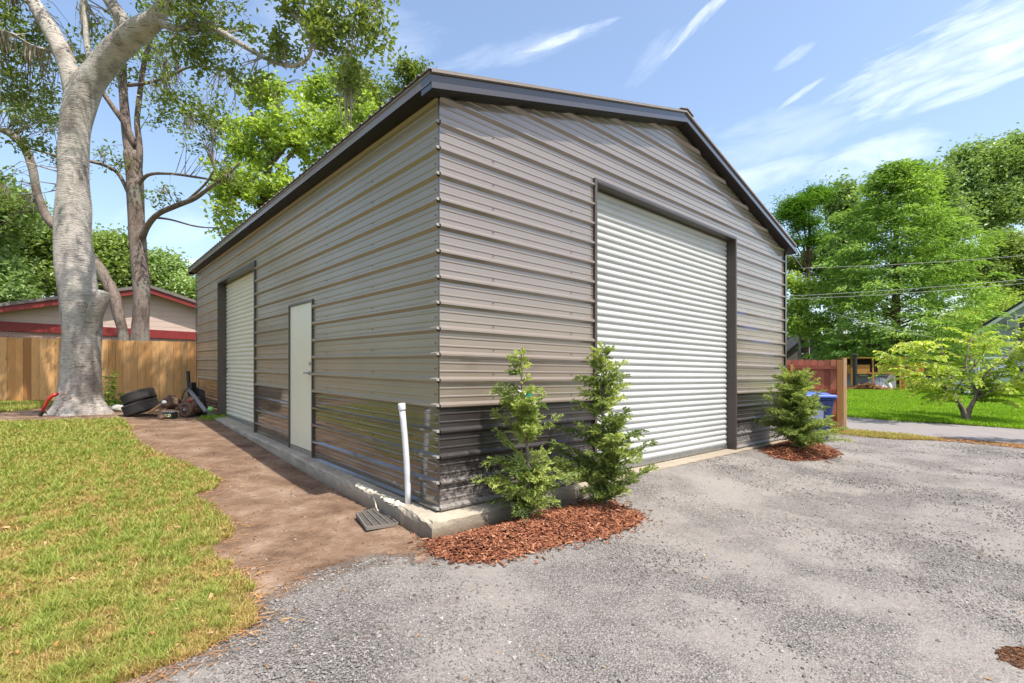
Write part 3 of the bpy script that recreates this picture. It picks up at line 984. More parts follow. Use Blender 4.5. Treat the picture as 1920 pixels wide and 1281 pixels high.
x, y = scatter_in(lambda a, b: inside(DIRT, a, b) & ~in_lawn(a, b) & inview(a, b), (-11, 1), (2, 13), 2600, lambda a, b: np.clip(4 / b, 0, 1) * np.clip(0.5 + vnoise(np.stack([a, b], 1) * 1.7, 23), 0.05, 1))
sz = np.clip(rng.lognormal(math.log(0.006), 0.5, len(x)), 0.002, 0.022)
o = stones('dirt_crumbs', x, y, gz(x, y) + sz * 0.1, sz, M['clod'], rng.uniform(0, 1, len(x)), 9)
tag(o, 'small crumbs and clods of brown earth on the dirt path', 'earth crumbs', kind='stuff')
x, y = scatter_in(lambda a, b: in_lawn(a, b) & inview(a, b), (-11, 0), (2, 12), 420, lambda a, b: np.clip(4 / b, 0, 1))
n = len(x)
o = chips('leaf_litter', x, y, gz(x, y) + 0.045, rng.uniform(0.015, 0.05, n), rng.uniform(0.008, 0.02, n), np.full(n, 0.003), 0.35, M['litter'], rng.uniform(0.3, 1, n), 61)
tag(o, 'dry brown leaves and clippings lying on the left-hand lawn', 'leaf litter', kind='stuff')
x, y = scatter_in(lambda a, b: ~in_lawn(a, b) & (edge_dist(LAWN, a, b) < 0.35) & inview(a, b), (-9, 0), (1.8, 11), 1500, lambda a, b: np.exp(-edge_dist(LAWN, a, b) / 0.09) * np.clip(4 / b, 0, 1))
n = len(x)
o = chips('grass_clippings', x, y, gz(x, y) + 0.012, rng.uniform(0.02, 0.07, n), rng.uniform(0.003, 0.006, n), np.full(n, 0.002), 0.25, M['straw'], rng.uniform(0.2, 1, n), 63)
tag(o, 'straw-coloured grass clippings strewn along the edge of the left-hand lawn', 'grass clippings', kind='stuff')
# mulch beds
def mulch_bed(name, outline, label, n, seed, high=0.09, clen=0.075):
    cx = sum(p[0] for p in outline) / len(outline); cy = sum(p[1] for p in outline) / len(outline)
    xs_ = [p[0] for p in outline]; ys_ = [p[1] for p in outline]
    hf = lambda a, b: np.where(inside(outline, a, b), high * smooth(0, 0.35, edge_dist(outline, a, b)), 0)
    g1 = np.arange(min(xs_) - .02, max(xs_) + .04, 0.03); g2 = np.arange(min(ys_) - .02, max(ys_) + .04, 0.03)
    X, Y = np.meshgrid(g1, g2)
    Z = gz(X, Y) + hf(X, Y) - 0.004 + 0.01 * vnoise(np.stack([X.ravel(), Y.ravel()], 1) * 9, seed).reshape(X.shape)
    XC, YC = np.meshgrid(0.5 * (g1[1:] + g1[:-1]), 0.5 * (g2[1:] + g2[:-1]))
    jj, ii = np.nonzero(inside(outline, XC, YC) & (edge_dist(outline, XC, YC) > 0.03))
    a = jj * len(g1) + ii
    F = np.stack([a, a + 1, a + 1 + len(g1), a + len(g1)], 1)
    used, inv = np.unique(F, return_inverse=True)
    root = mesh_obj(name, np.stack([X.ravel(), Y.ravel(), Z.ravel()], 1)[used], inv.reshape(F.shape), M['mulch_base'], None, True, loc=(cx, cy, gzf(cx, cy)))
    tag(root, label, 'mulch bed', 'mulch beds round the young evergreens', 'stuff')
    r = np.random.default_rng(seed)
    x = r.uniform(min(xs_) - .15, max(xs_) + .15, n * 4); y = r.uniform(min(ys_) - .15, max(ys_) + .15, n * 4)
    ins = inside(outline, x, y)
    ed = edge_dist(outline, x, y)
    k = ins | (r.uniform(0, 1, len(x)) < 0.35 * np.exp(-ed / 0.05))
    x, y = x[k][:n], y[k][:n]
    n = len(x)
    ch = chips('wood_chip', x, y, gz(x, y) + hf(x, y) + 0.006 + 0.016 * r.uniform(0, 1, n), clen * r.lognormal(-0.45, 0.5, n), r.uniform(0.006, 0.018, n), r.uniform(0.003, 0.008, n), 0.28, M['mulch'], np.clip(r.normal(0.5, 0.28, n), 0, 1), seed + 1, root)
    ch['kind'] = 'stuff'
    return root
bed1 = gpoly([(806, 1012), (803, 1030), (818, 1047), (860, 1056), (905, 1056), (950, 1048), (1000, 1036), (1060, 1022), (1120, 1010), (1165, 998), (1195, 984), (1205, 968)]) + [tuple(GO + 1.95 * U - 0.28 * V), tuple(GO + 1.2 * U - 0.2 * V), tuple(GO + 0.5 * U - 0.2 * V), tuple(GO - 0.02 * U - 0.23 * V)]
mulch_bed('mulch_bed', bed1, 'long red-brown mulch bed under the two young evergreens at the garage corner', 7600, 31, 0.09, 0.052)
bed2 = gpoly([(1425, 846), (1448, 858), (1490, 866), (1530, 866), (1565, 860), (1580, 852), (1560, 842), (1530, 832), (1490, 828), (1450, 834)])
mulch_bed('mulch_bed', bed2, 'small red-brown mulch ring under the bush at the far end of the garage front', 2600, 41, 0.07, 0.06)
pile = gpoly([(1868, 1222), (1890, 1214), (1930, 1216), (1975, 1230), (1980, 1265), (1930, 1262), (1895, 1248), (1870, 1238)])
rr_ = np.random.default_rng(77)
px_ = [p[0] for p in pile]; py_ = [p[1] for p in pile]
x = rr_.uniform(min(px_), max(px_), 900); y = rr_.uniform(min(py_), max(py_), 900)
k = inside(pile, x, y); x, y = x[k], y[k]; n = len(x)
o = chips('leaf_litter', x, y, gz(x, y) + 0.003 + 0.006 * rr_.uniform(0, 1, n), rr_.uniform(0.01, 0.03, n), rr_.uniform(0.006, 0.016, n), np.full(n, 0.003), 0.12, M['litter'], rr_.uniform(0, 0.55, n), 78)
tag(o, 'dark clump of rotting leaves and bark on the gravel at the lower right', 'leaf litter', kind='stuff')

# ------------------------------------------------------------------ leaves
def leaf_cloud(name, c, size, mat, parent, aspect=0.5, up=0.35, droop=0.0, rnd=None, seed=0, fold=0.25, dirs=None, var=0.35):
    """one folded leaf at each centre"""
    r = np.random.default_rng(seed)
    n = len(c)
    if dirs is None:
        d = r.normal(size=(n, 3))
        d[:, 2] = d[:, 2] * 0.6 - droop
    else:
        d = dirs + r.normal(0, 0.25, (n, 3))
    d /= np.linalg.norm(d, axis=1, keepdims=True) + 1e-9
    nn = r.normal(size=(n, 3)) + np.array([0, 0, up * 3])
    nn -= d * np.sum(nn * d, 1, keepdims=True)
    nn /= np.linalg.norm(nn, axis=1, keepdims=True) + 1e-9
    s = np.cross(d, nn)
    L = (size * r.uniform(1 - var, 1 + var, n))[:, None]
    Wd = L * aspect * 0.5
    v = np.zeros((n, 4, 3))
    v[:, 0] = c - d * L * 0.5
    v[:, 1] = c + s * Wd + nn * Wd * fold * 2 + d * L * 0.02
    v[:, 2] = c + d * L * 0.5 - nn * L * 0.1
    v[:, 3] = c - s * Wd + nn * Wd * fold * 2 + d * L * 0.02
    k = np.arange(n)[:, None, None] * 4
    F = (k + np.array([[0, 1, 2], [0, 2, 3]])[None]).reshape(-1, 3)
    if rnd is None:
        rnd = r.uniform(0, 1, n)
    return mesh_obj(name, v.reshape(-1, 3), F, mat, parent, False, attr={'rnd': np.repeat(np.clip(rnd, 0, 1), 4)})

def blob_points(blobs, n, seed, shell=0.55):
    """cluster centres filling ellipsoids (centre, radii, weight), thicker towards the outside"""
    r = np.random.default_rng(seed)
    w = np.array([b[2] if len(b) > 2 else b[1][0] * b[1][1] * b[1][2] for b in blobs], float)
    cnt = r.multinomial(n, w / w.sum())
    out = []
    for b, k in zip(blobs, cnt):
        d = r.normal(size=(k, 3)); d /= np.linalg.norm(d, axis=1, keepdims=True) + 1e-9
        rad = (shell + (1 - shell) * r.uniform(0, 1, k)) * r.uniform(0, 1, k) ** 0.25
        rad = np.clip(rad * r.uniform(0.82, 1.12, k), 0, 1.15)
        out.append(np.asarray(b[0]) + d * rad[:, None] * np.asarray(b[1]))
    return np.concatenate(out)

def crown(name, blobs, nclu, per, spread, size, mat, parent, seed, aspect=0.5, flat=0.7, droop=0.0, up=0.35, shell=0.5, bias=0.0):
    r = np.random.default_rng(seed)
    c = blob_points(blobs, nclu, seed, shell)
    tone = np.clip(r.normal(0.5, 0.2, len(c)), 0, 1)
    off = r.normal(size=(len(c), per, 3)) * spread * r.uniform(0.6, 1.3, (len(c), 1, 1))
    off[:, :, 2] *= flat
    p = (c[:, None, :] + off).reshape(-1, 3)
    rn = np.clip(np.repeat(tone, per) * 0.65 + r.uniform(0, 0.35, len(p)) + bias, 0, 1)
    return leaf_cloud(name, p, size, mat, parent, aspect, up, droop, rn, seed + 1), c

def limb(mb, pts, per=5, n=12, wob=0.06, seed=0, m=0):
    """pts: (x, y, z, radius) in the world"""
    s = spline(pts, per)
    mb.tube([Vector(q[:3]) for q in s], np.maximum(s[:, 3], 0.004), n, m, True, wob, seed)
    return s

def pxl(D, pts, dz=0.0):
    """limb points from the photograph: (px, py, diameter in px[, extra depth])"""
    out = []
    for q in pts:
        d = D + (q[3] if len(q) > 3 else 0)
        p = P(q[0], q[1], d)
        out.append((p.x, p.y, p.z, q[2] / FPX * d / 2 / math.hypot(1, (q[0] - CX) / FPX)))
    return out

# ------------------------------------------------------------------ the steel garage
W, L = 7.955, 11.5
SLAB = lambda v: 0.166 + 0.0145 * v
PITCH, RIB0 = 0.2286, 0.196
WAIN = RIB0 + 4 * PITCH - 0.02            # top of the black lower panels
EAVE = 3.836
RS = 0.2735                               # roof slope
UC = W / 2
zroof = lambda u: 3.94 + RS * ((u + 0.18) if u <= UC else (W + 0.18 - u))
zsoff = lambda u: EAVE + RS * min(u, W - u)

garage = thing('garage', 'taupe ribbed steel garage with black lower panels and a tall white roller door', 'garage', G(0, 0, 0.166))

def rib_profile(z0, z1):
    pts = []
    k = -2
    while RIB0 + k * PITCH < z1 + PITCH:
        c = RIB0 + k * PITCH
        pts += [(c - 0.040, 0.0), (c - 0.012, 0.029), (c + 0.004, 0.029), (c + 0.028, 0.0)]
        for f in (1 / 3, 2 / 3):
            q = c + PITCH * f
            pts += [(q - 0.014, 0.0), (q - 0.005, 0.0045), (q + 0.005, 0.0045), (q + 0.011, 0.0)]
        k += 1
    pts.sort()
    zz = np.array([p[0] for p in pts]); oo = np.array([p[1] for p in pts])
    def at(z):
        return float(np.interp(z, zz, oo))
    res = [(z0, at(z0))] + [(z, o) for z, o in pts if z0 < z < z1] + [(z1, at(z1))]
    return res

def wall_panel(name, face, spans, cuts, z0, z1, mat, splits=()):
    """horizontal ribbed sheet; spans(z) -> (a, b) along the wall; cuts: openings (a, b, top)"""
    mb = MB()
    marks = sorted({z0, z1, *[c[2] for c in cuts if z0 < c[2] < z1], *[s for s in splits if z0 < s < z1]})
    for za, zb in zip(marks[:-1], marks[1:]):
        prof = rib_profile(za, zb)
        act = [c for c in cuts if c[2] > 0.5 * (za + zb)]
        for (p, o1), (q, o2) in zip(prof[:-1], prof[1:]):
            a0, b0 = spans(p); a1, b1 = spans(q)
            xs_ = [(a0, a1)]
            for c in sorted(act):
                xs_ += [(c[0], c[0]), (c[1], c[1])]
            xs_.append((b0, b1))
            for i in range(0, len(xs_), 2):
                l, r_ = xs_[i], xs_[i + 1]
                if r_[0] - l[0] < 1e-4 and r_[1] - l[1] < 1e-4:
                    continue
                quad = [face(l[0], o1, p), face(r_[0], o1, p), face(r_[1], o2, q), face(l[1], o2, q)]
                mb.add(quad, [(0, 1, 2, 3)])
    return mb.build(name, mat, garage)

f_front = lambda a, o, z: G(a, -o, z)
f_left = lambda a, o, z: G(-o, a, z)
f_right = lambda a, o, z: G(W + o, a, z)
f_back = lambda a, o, z: G(a, L + o, z)
gab = lambda z: (max(0.0, (z - EAVE) / RS), W - max(0.0, (z - EAVE) / RS))
D0, D1, DT = 2.165, 5.80, 3.665            # the big roller door
S0, S1, ST = 5.92, 8.86, 3.26              # the side roller door
E0, E1, ET = 3.08, 4.02, 2.33              # the entry door
APEX = EAVE + RS * UC - 0.01
wall_panel('front_wall', f_front, gab, [(D0, D1, DT)], WAIN, APEX, M['taupe'], [EAVE])
for a, b in ((0, D0), (D1, W)):
    wall_panel('wainscot', f_front, lambda z: (a, b), [], 0.150, WAIN, M['black_front'])
wall_panel('side_wall', f_left, lambda z: (0.0, L), [(E0, E1, ET), (S0, S1, ST)], WAIN, EAVE, M['taupe_shaded'])
for a, b in ((0.0, E0), (E1, S0), (S1, L)):
    wall_panel('wainscot', f_left, lambda z: (a, b), [], 0.155, WAIN, M['black_side'])
wall_panel('back_wall', f_back, gab, [], 0.15, APEX, M['taupe'], [EAVE])
wall_panel('right_wall', f_right, lambda z: (0, L), [], 0.15, EAVE, M['taupe'])

# screws in rows on the sheets
sc_ = MB()
for a in (0.62, 1.75, 6.35, 7.35):
    for k in range(1, 16):
        z = RIB0 + k * PITCH + 0.055
        if z < zsoff(a) - 0.1:
            sc_.lathe(G(a, -0.004, z), [(0.006, 0), (0.006, 0.005), (0.003, 0.008)], (*(-V), 0), 6)
for a in (0.05,):
    for k in range(0, 15):
        z = RIB0 + k * PITCH + 0.1
        sc_.lathe(G(-0.004, a, z), [(0.006, 0), (0.006, 0.005), (0.003, 0.008)], (*(-U), 0), 6)
for a in (1.3, 2.6, 5.0, 9.6, 10.8):
    for k in range(0, 15):
        z = RIB0 + k * PITCH + 0.055
        if E0 - 0.1 < a < E1 + 0.1 or S0 - 0.1 < a < S1 + 0.1:
            continue
        sc_.lathe(G(-0.004, a, z), [(0.006, 0), (0.006, 0.005), (0.003, 0.008)], (*(-U), 0), 6)
o = sc_.build('screw', M['trim'], garage); o['kind'] = 'stuff'

# wedges added at the near corner, painted pale for sun catching the rib ends
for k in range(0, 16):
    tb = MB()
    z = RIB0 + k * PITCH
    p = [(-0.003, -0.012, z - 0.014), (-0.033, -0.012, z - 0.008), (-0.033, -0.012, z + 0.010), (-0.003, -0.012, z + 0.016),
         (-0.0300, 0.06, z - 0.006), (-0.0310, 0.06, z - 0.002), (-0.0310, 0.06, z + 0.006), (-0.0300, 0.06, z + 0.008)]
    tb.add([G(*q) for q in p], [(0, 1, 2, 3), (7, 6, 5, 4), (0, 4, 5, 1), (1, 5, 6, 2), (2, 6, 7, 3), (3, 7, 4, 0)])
    tb.build('rib_end_highlight', M['tab'], garage)

# concrete slab with a chipped edge
def slab():
    rr = random.Random(5)
    path = []
    def seg(a, b, n):
        for i in range(n):
            t = i / n
            path.append((a[0] + (b[0] - a[0]) * t, a[1] + (b[1] - a[1]) * t))
    seg((-0.13, L + 0.2), (-0.15, 4.0), 40)
    seg((-0.15, 4.0), (-0.19, 1.2), 26)
    seg((-0.19, 1.2), (-0.20, -0.20), 18)
    seg((-0.20, -0.20), (1.0, -0.17), 14)
    seg((1.0, -0.17), (2.1, -0.09), 12)
    seg((2.1, -0.09), (W + 0.1, -0.08), 40)
    seg((W + 0.1, -0.08), (W + 0.12, L + 0.2), 12)
    n = len(path)
    rows = []
    cx, cy = W / 2, L / 2
    def ring(inset, dz, z=None, jit=0.0):
        out = []
        for i, (u, v) in enumerate(path):
            ku = inset * (1 if u < cx else -1) * (1 if abs(u - cx) > W / 2 - 0.3 else 0)
            kv = inset * (1 if v < cy else -1) * (1 if abs(v - cy) > L / 2 - 0.3 else 0)
            j = rr.uniform(-jit, jit)
            j2 = jit * 1.6 * max(0, math.sin(i * 0.9)) * (1 if v < 1.6 else 0.3)
            zz = (SLAB(v) + dz) if z is None else z
            out.append(G(u + ku + j + (j2 if u < 0 else 0), v + kv + j, zz + (rr.uniform(-jit, jit) * 0.4 if z is None else 0)))
        return out
    rows = [ring(0.0, 0, -0.45), ring(0.0, -0.06, None, 0.006), ring(0.0, -0.022, None, 0.012), ring(0.02, -0.004, None, 0.012), ring(0.06, 0.0, None, 0.003), ring(0.16, 0.0)]
    v = [p for r_ in rows for p in r_]
    f = []
    for a in range(len(rows) - 1):
        for i in range(n):
            j = (i + 1) % n
            f.append((a * n + i, a * n + j, (a + 1) * n + j, (a + 1) * n + i)[::-1])
    f.append(tuple((len(rows) - 1) * n + i for i in range(n))[::-1])
    sl = mesh_obj('foundation_slab', v, f, M['concrete'], garage)
    cr = MB()                              # the crack near the corner
    q = [(-0.2035, 0.86, 0.15), (-0.2035, 0.82, 0.11), (-0.205, 0.80, 0.07), (-0.207, 0.73, 0.02), (-0.208, 0.70, -0.02)]
    for a, b in zip(q[:-1], q[1:]):
        cr.bar(G(*a), G(*b), 0.010, 0.010)
    cr.build('patched_crack', simple('pale_mortar', C('#d8ccb4'), rough=0.9), sl)
    mo = MB()                              # lumps of pale mortar along the edge
    for k in range(46):
        vv = rr.choice([rr.uniform(0.95, 1.35), rr.uniform(0.36, 0.75)])
        s_ = rr.uniform(0.008, 0.022)
        c = G(-0.165 + rr.uniform(-0.03, 0.03), vv, SLAB(vv) + 0.002)
        mo.lathe(c, [(s_ * 1.3, -s_ * .5), (s_ * 1.1, s_ * 0.25), (s_ * 0.5, s_ * 0.55)], (rr.uniform(-.4, .4), rr.uniform(-.4, .4), 1), 7)
    mo.build('mortar_lump', simple('mortar_lump', C('#d9cfb6'), rough=0.95, bump=0.4), sl)
slab()

# steel angle along the foot of the walls
for a, b in ((0.0, D0 - 0.04), (D1 + 0.06, W)):
    bt = MB()
    bt.box((a, -0.012, 0.168), (b, 0.0, 0.186), G)
    bt.build('base_trim', M['galv'], garage)
ct = MB()
ct.box((W - 0.02, -0.035, 0.17), (W + 0.035, -0.0225, EAVE + 0.03), G).box((W + 0.0225, -0.0224, 0.17), (W + 0.035, 0.05, EAVE + 0.03), G)
ct.box((-0.035, L - 0.05, 0.3), (-0.0225, L + 0.02, EAVE), G)
ct.box((-0.006, -0.006, 0.17), (0.004, 0.004, EAVE + 0.02), G)
ct.build('corner_trim', M['trim'], garage)

# roof
def roof():
    prof = []
    v0, v1 = -0.165, L + 0.16
    v = v0
    while v < v1 - 0.001:
        for dv, h in ((0, 0), (0.068, 0), (0.074, 0.006), (0.086, 0.006), (0.092, 0), (0.16, 0.0), (0.18, 0.02), (0.205, 0.02)):
            if v + dv < v1:
                prof.append((v + dv, h))
        v += PITCH
    prof.append((v1, 0))
    verts, faces = [], []
    st = [-0.205, UC, W + 0.205]
    for u in st:
        for v_, h in prof:
            verts.append(G(u, v_, zroof(u) + 0.014 + h))
    n = len(prof)
    for a in range(2):
        for i in range(n - 1):
            faces.append((a * n + i, (a + 1) * n + i, (a + 1) * n + i + 1, a * n + i + 1))
    o = mesh_obj('roof', verts, faces, M['roof'], garage)
    m = o.modifiers.new('thick', 'SOLIDIFY'); m.thickness = 0.006; m.offset = 0
    rc = MB()
    top = zroof(UC) + 0.045
    pr = [(UC - 0.17, zroof(UC - 0.17) + 0.036), (UC - 0.02, top), (UC + 0.02, top), (UC + 0.17, zroof(UC + 0.17) + 0.036), (UC + 0.17, zroof(UC + 0.17) + 0.03), (UC, top - 0.012), (UC - 0.17, zroof(UC - 0.17) + 0.03)]
    k = len(pr)
    vv = [G(u, -0.18, z) for u, z in pr] + [G(u, L + 0.18, z) for u, z in pr]
    rc.add(vv, [tuple(range(k))[::-1], tuple(range(k, 2 * k))] + [(i, (i + 1) % k, k + (i + 1) % k, k + i) for i in range(k)])
    rc.build('ridge_cap', M['roof'], o)
roof()

def rake(vf, name, vdir):
    """bent trim up one gable edge and down the other; vf is the wall plane, vdir points outwards"""
    cs = [(0.0, 0.008), (0.168, 0.008), (0.168, -0.012), (0.146, -0.016), (0.150, -0.094), (0.170, -0.099), (0.170, -0.150), (0.140, -0.156), (0.0, -0.154)]
    cm = [1, 1, 1, 3, 1, 0, 2, 2]  # lower ledge takes the paler steel as a painted sun highlight
    k = len(cs)
    st = [-0.18, UC, W + 0.18]
    vv = []
    for u in st:
        for o, dz in cs:
            vv.append(G(u, vf + vdir * o, zroof(u) + dz))
    f = []
    for a in range(2):
        for i in range(k - 1):
            f.append((a * k + i, (a + 1) * k + i, (a + 1) * k + i + 1, a * k + i + 1))
    f += [tuple(range(k)), tuple(2 * k + i for i in reversed(range(k)))]
    mesh_obj(name, vv, f, [M['trim'], M['eave'], M['soffit'], M['rake_face']], garage, fmat=[cm[i] for a in range(2) for i in range(k - 1)] + [0, 0])
rake(0.0, 'rake_trim', -1)
rake(L, 'rake_trim', 1)
for side in (-1, 1):
    f = (lambda o: -o) if side < 0 else (lambda o: W + o)
    cs = [(0.02, 0.0), (0.186, 0.004), (0.186, -0.016), (0.176, -0.020), (0.180, -0.086), (0.186, -0.090), (0.186, -0.102), (0.170, -0.106), (0.0, -0.102)]
    k = len(cs)
    vv = []
    for v in (-0.149, L + 0.149):
        for o, dz in cs:
            vv.append(G(f(o), v, 3.94 + dz))
    ff = [(i, i + 1, k + i + 1, k + i) for i in range(k - 1)]
    mesh_obj('eave_trim', vv, ff, [M['trim'], M['roof'], M['soffit'], M['eave']], garage, fmat=[1, 1, 3, 3, 3, 3, 2, 2])

# roller doors
def curtain(name, face, a0, a1, z0, z1, depth, mat, parent, pitch=0.0857, bulge=0.019):
    mb = MB()
    pts = []
    z = z0
    while z < z1 - 1e-6:
        for t in (0.0, 0.1, 0.25, 0.42, 0.6, 0.76, 0.88):
            if z + t * pitch < z1:
                pts.append((z + t * pitch, bulge * max(0.0, math.sin(math.pi * min(1, t / 0.86))) ** 0.75))
        z += pitch
    pts.append((z1, 0))
    v = []
    for zz, o in pts:
        v += [face(a0, -depth + o, zz), face(a1, -depth + o, zz)]
    f = [(2 * i, 2 * i + 1, 2 * i + 3, 2 * i + 2) for i in range(len(pts) - 1)]
    return mesh_obj(name, v, f, mat, parent)

def opening_trim(face, a0, a1, z0, z1, depth, parent, w=0.045, proud=0.034, name='door_frame'):
    mb = MB()
    for lo, hi in ((a0 - w, a0), (a1, a1 + w)):
        mb.box((lo, -0.005, z0), (hi, proud, z1 + w), face)
    mb.box((a0, -0.005, z1), (a1, proud, z1 + w), face)
    mb.box((a0 - 0.004, -depth - 0.05, z0), (a0 + 0.012, proud - 0.003, z1), face)
    mb.box((a1 - 0.012, -depth - 0.05, z0), (a1 + 0.004, proud - 0.003, z1), face)
    mb.box((a0 + 0.0125, -depth - 0.05, z1 - 0.012), (a1 - 0.0125, proud - 0.003, z1 + 0.003), face)
    return mb.build(name, M['frame'], parent)

cur = curtain('roller_door', f_front, D0 + 0.013, D1 - 0.013, 0.235, DT - 0.013, 0.135, M['door_white'], garage)
mb = MB(); mb.box((D0 + 0.014, -0.15, 0.176), (D1 - 0.014, -0.105, 0.236), f_front); mb.build('bottom_bar', M['galv'], cur)
opening_trim(f_front, D0, D1, 0.168, DT, 0.135, garage, 0.032)
cur = curtain('roller_door', f_left, S0 + 0.013, S1 - 0.013, 0.335, ST - 0.013, 0.15, M['door_cream_shade'], garage)  # white steel door, tinted cream for the warm shade on this wall
cur['label'] = 'smaller white roller door in the side wall, its warm shade tinted cream'
mb = MB(); mb.box((S0 + 0.014, -0.165, 0.262), (S1 - 0.014, -0.12, 0.336), f_left); mb.build('bottom_bar', M['galv'], cur)
mb = MB(); mb.box((S1 - 0.16, -0.13, 1.33), (S1 - 0.09, -0.085, 1.37), f_left); mb.build('handle', M['trim'], cur)
opening_trim(f_left, S0, S1, 0.24, ST, 0.15, garage)

# entry door
dr = MB(); dr.box((E0 + 0.014, -0.05, 0.285), (E1 - 0.014, 0.006, ET - 0.014), f_left)
dr = dr.build('entry_door', M['door_cream_shade'], garage)
opening_trim(f_left, E0, E1, 0.215, ET, 0.03, garage, 0.02, 0.026)
mb = MB(); mb.box((E0 + 0.02, -0.08, 0.212), (E1 - 0.02, 0.012, 0.28), f_left); mb.build('threshold', M['galv'], dr)
hd = MB()
hz = 1.37 - 0.02
hd.lathe(f_left(E0 + 0.10, 0.006, hz), [(0.032, 0), (0.032, 0.012), (0.02, 0.018)], (*(-U), 0), 16)
hd.tube([f_left(E0 + 0.10, -0.012, hz), f_left(E0 + 0.10, 0.05, hz)], 0.011, 10)
hd.tube([f_left(E0 + 0.095, 0.05, hz), f_left(E0 + 0.16, 0.054, hz + 0.004), f_left(E0 + 0.22, 0.05, hz - 0.006)], 0.011, 10)
hd.lathe(f_left(E0 + 0.10, 0.006, hz + 0.13), [(0.026, 0), (0.026, 0.012), (0.012, 0.014)], (*(-U), 0), 16)
hd.build('handle', M['galv'], dr)

# ------------------------------------------------------------------ things at the foot of the garage
b = Vector(G(-0.078, 0.40, SLAB(0.4) - 0.03))
pv = thing('drain_pipe', 'upright white plastic standpipe with a cap beside the garage corner', 'pipe', b)
top = b + Vector((-0.055, -0.035, 0.95))
ptc = [b.lerp(top, t) + Vector((0.012 * math.sin(t * 3.1), 0, 0)) for t in np.linspace(0, 1, 8)]
mb = MB(); mb.tube(ptc, 0.028, 18); mb.build('pipe', M['pvc'], pv, True)
ax = (ptc[-1] - ptc[-2]).normalized()
mb = MB(); mb.lathe(ptc[-1] - ax * 0.045, [(0.0335, 0), (0.0345, 0.01), (0.0345, 0.055), (0.031, 0.064), (0.012, 0.066)], ax, 20); mb.build('cap', M['pvc'], pv, True)

# flat slotted drain grate lying tilted in the dirt
c0 = [ground(668, 974), ground(687, 998), ground(746, 986), ground(708, 962)]
lift = [0.05, 0.03, 0.015, 0.04]
q = [Vector(p) + Vector((0, 0, l)) for p, l in zip(c0, lift)]
gr = thing('drain_grate', 'dark slotted drain grate lying tilted on the dirt beside the slab', 'drain grate', c0[0])
fr = MB()
for a, b_ in ((0, 1), (1, 2), (2, 3), (3, 0)):
    fr.bar(q[a], q[b_], 0.009, 0.03)
for t in (0.25, 0.5, 0.75):
    fr.bar(q[0].lerp(q[3], t), q[1].lerp(q[2], t), 0.006, 0.026)
fr.build('frame', simple('worn_grate_frame', C('#6b645c'), C('#7a7268'), 20, rough=0.8), gr)
sl = MB()
for t in np.linspace(0.05, 0.95, 13):
    sl.bar(q[0].lerp(q[1], t) - Vector((0, 0, 0.006)), q[3].lerp(q[2], t) - Vector((0, 0, 0.002)), 0.016, 0.012)
sl.build('slats', simple('dark_grate', C('#55504a'), C('#6a645d'), 20, rough=0.8), gr)
bs = MB()
down = Vector((0, 0, -0.05))
bs.hexa([q[0] + down, q[1] + down, q[2] + down, q[3] + down, q[0] + down * 0.5, q[1] + down * 0.5, q[2] + down * 0.5, q[3] + down * 0.5])
bs.build('base', M['black_plastic'], gr)

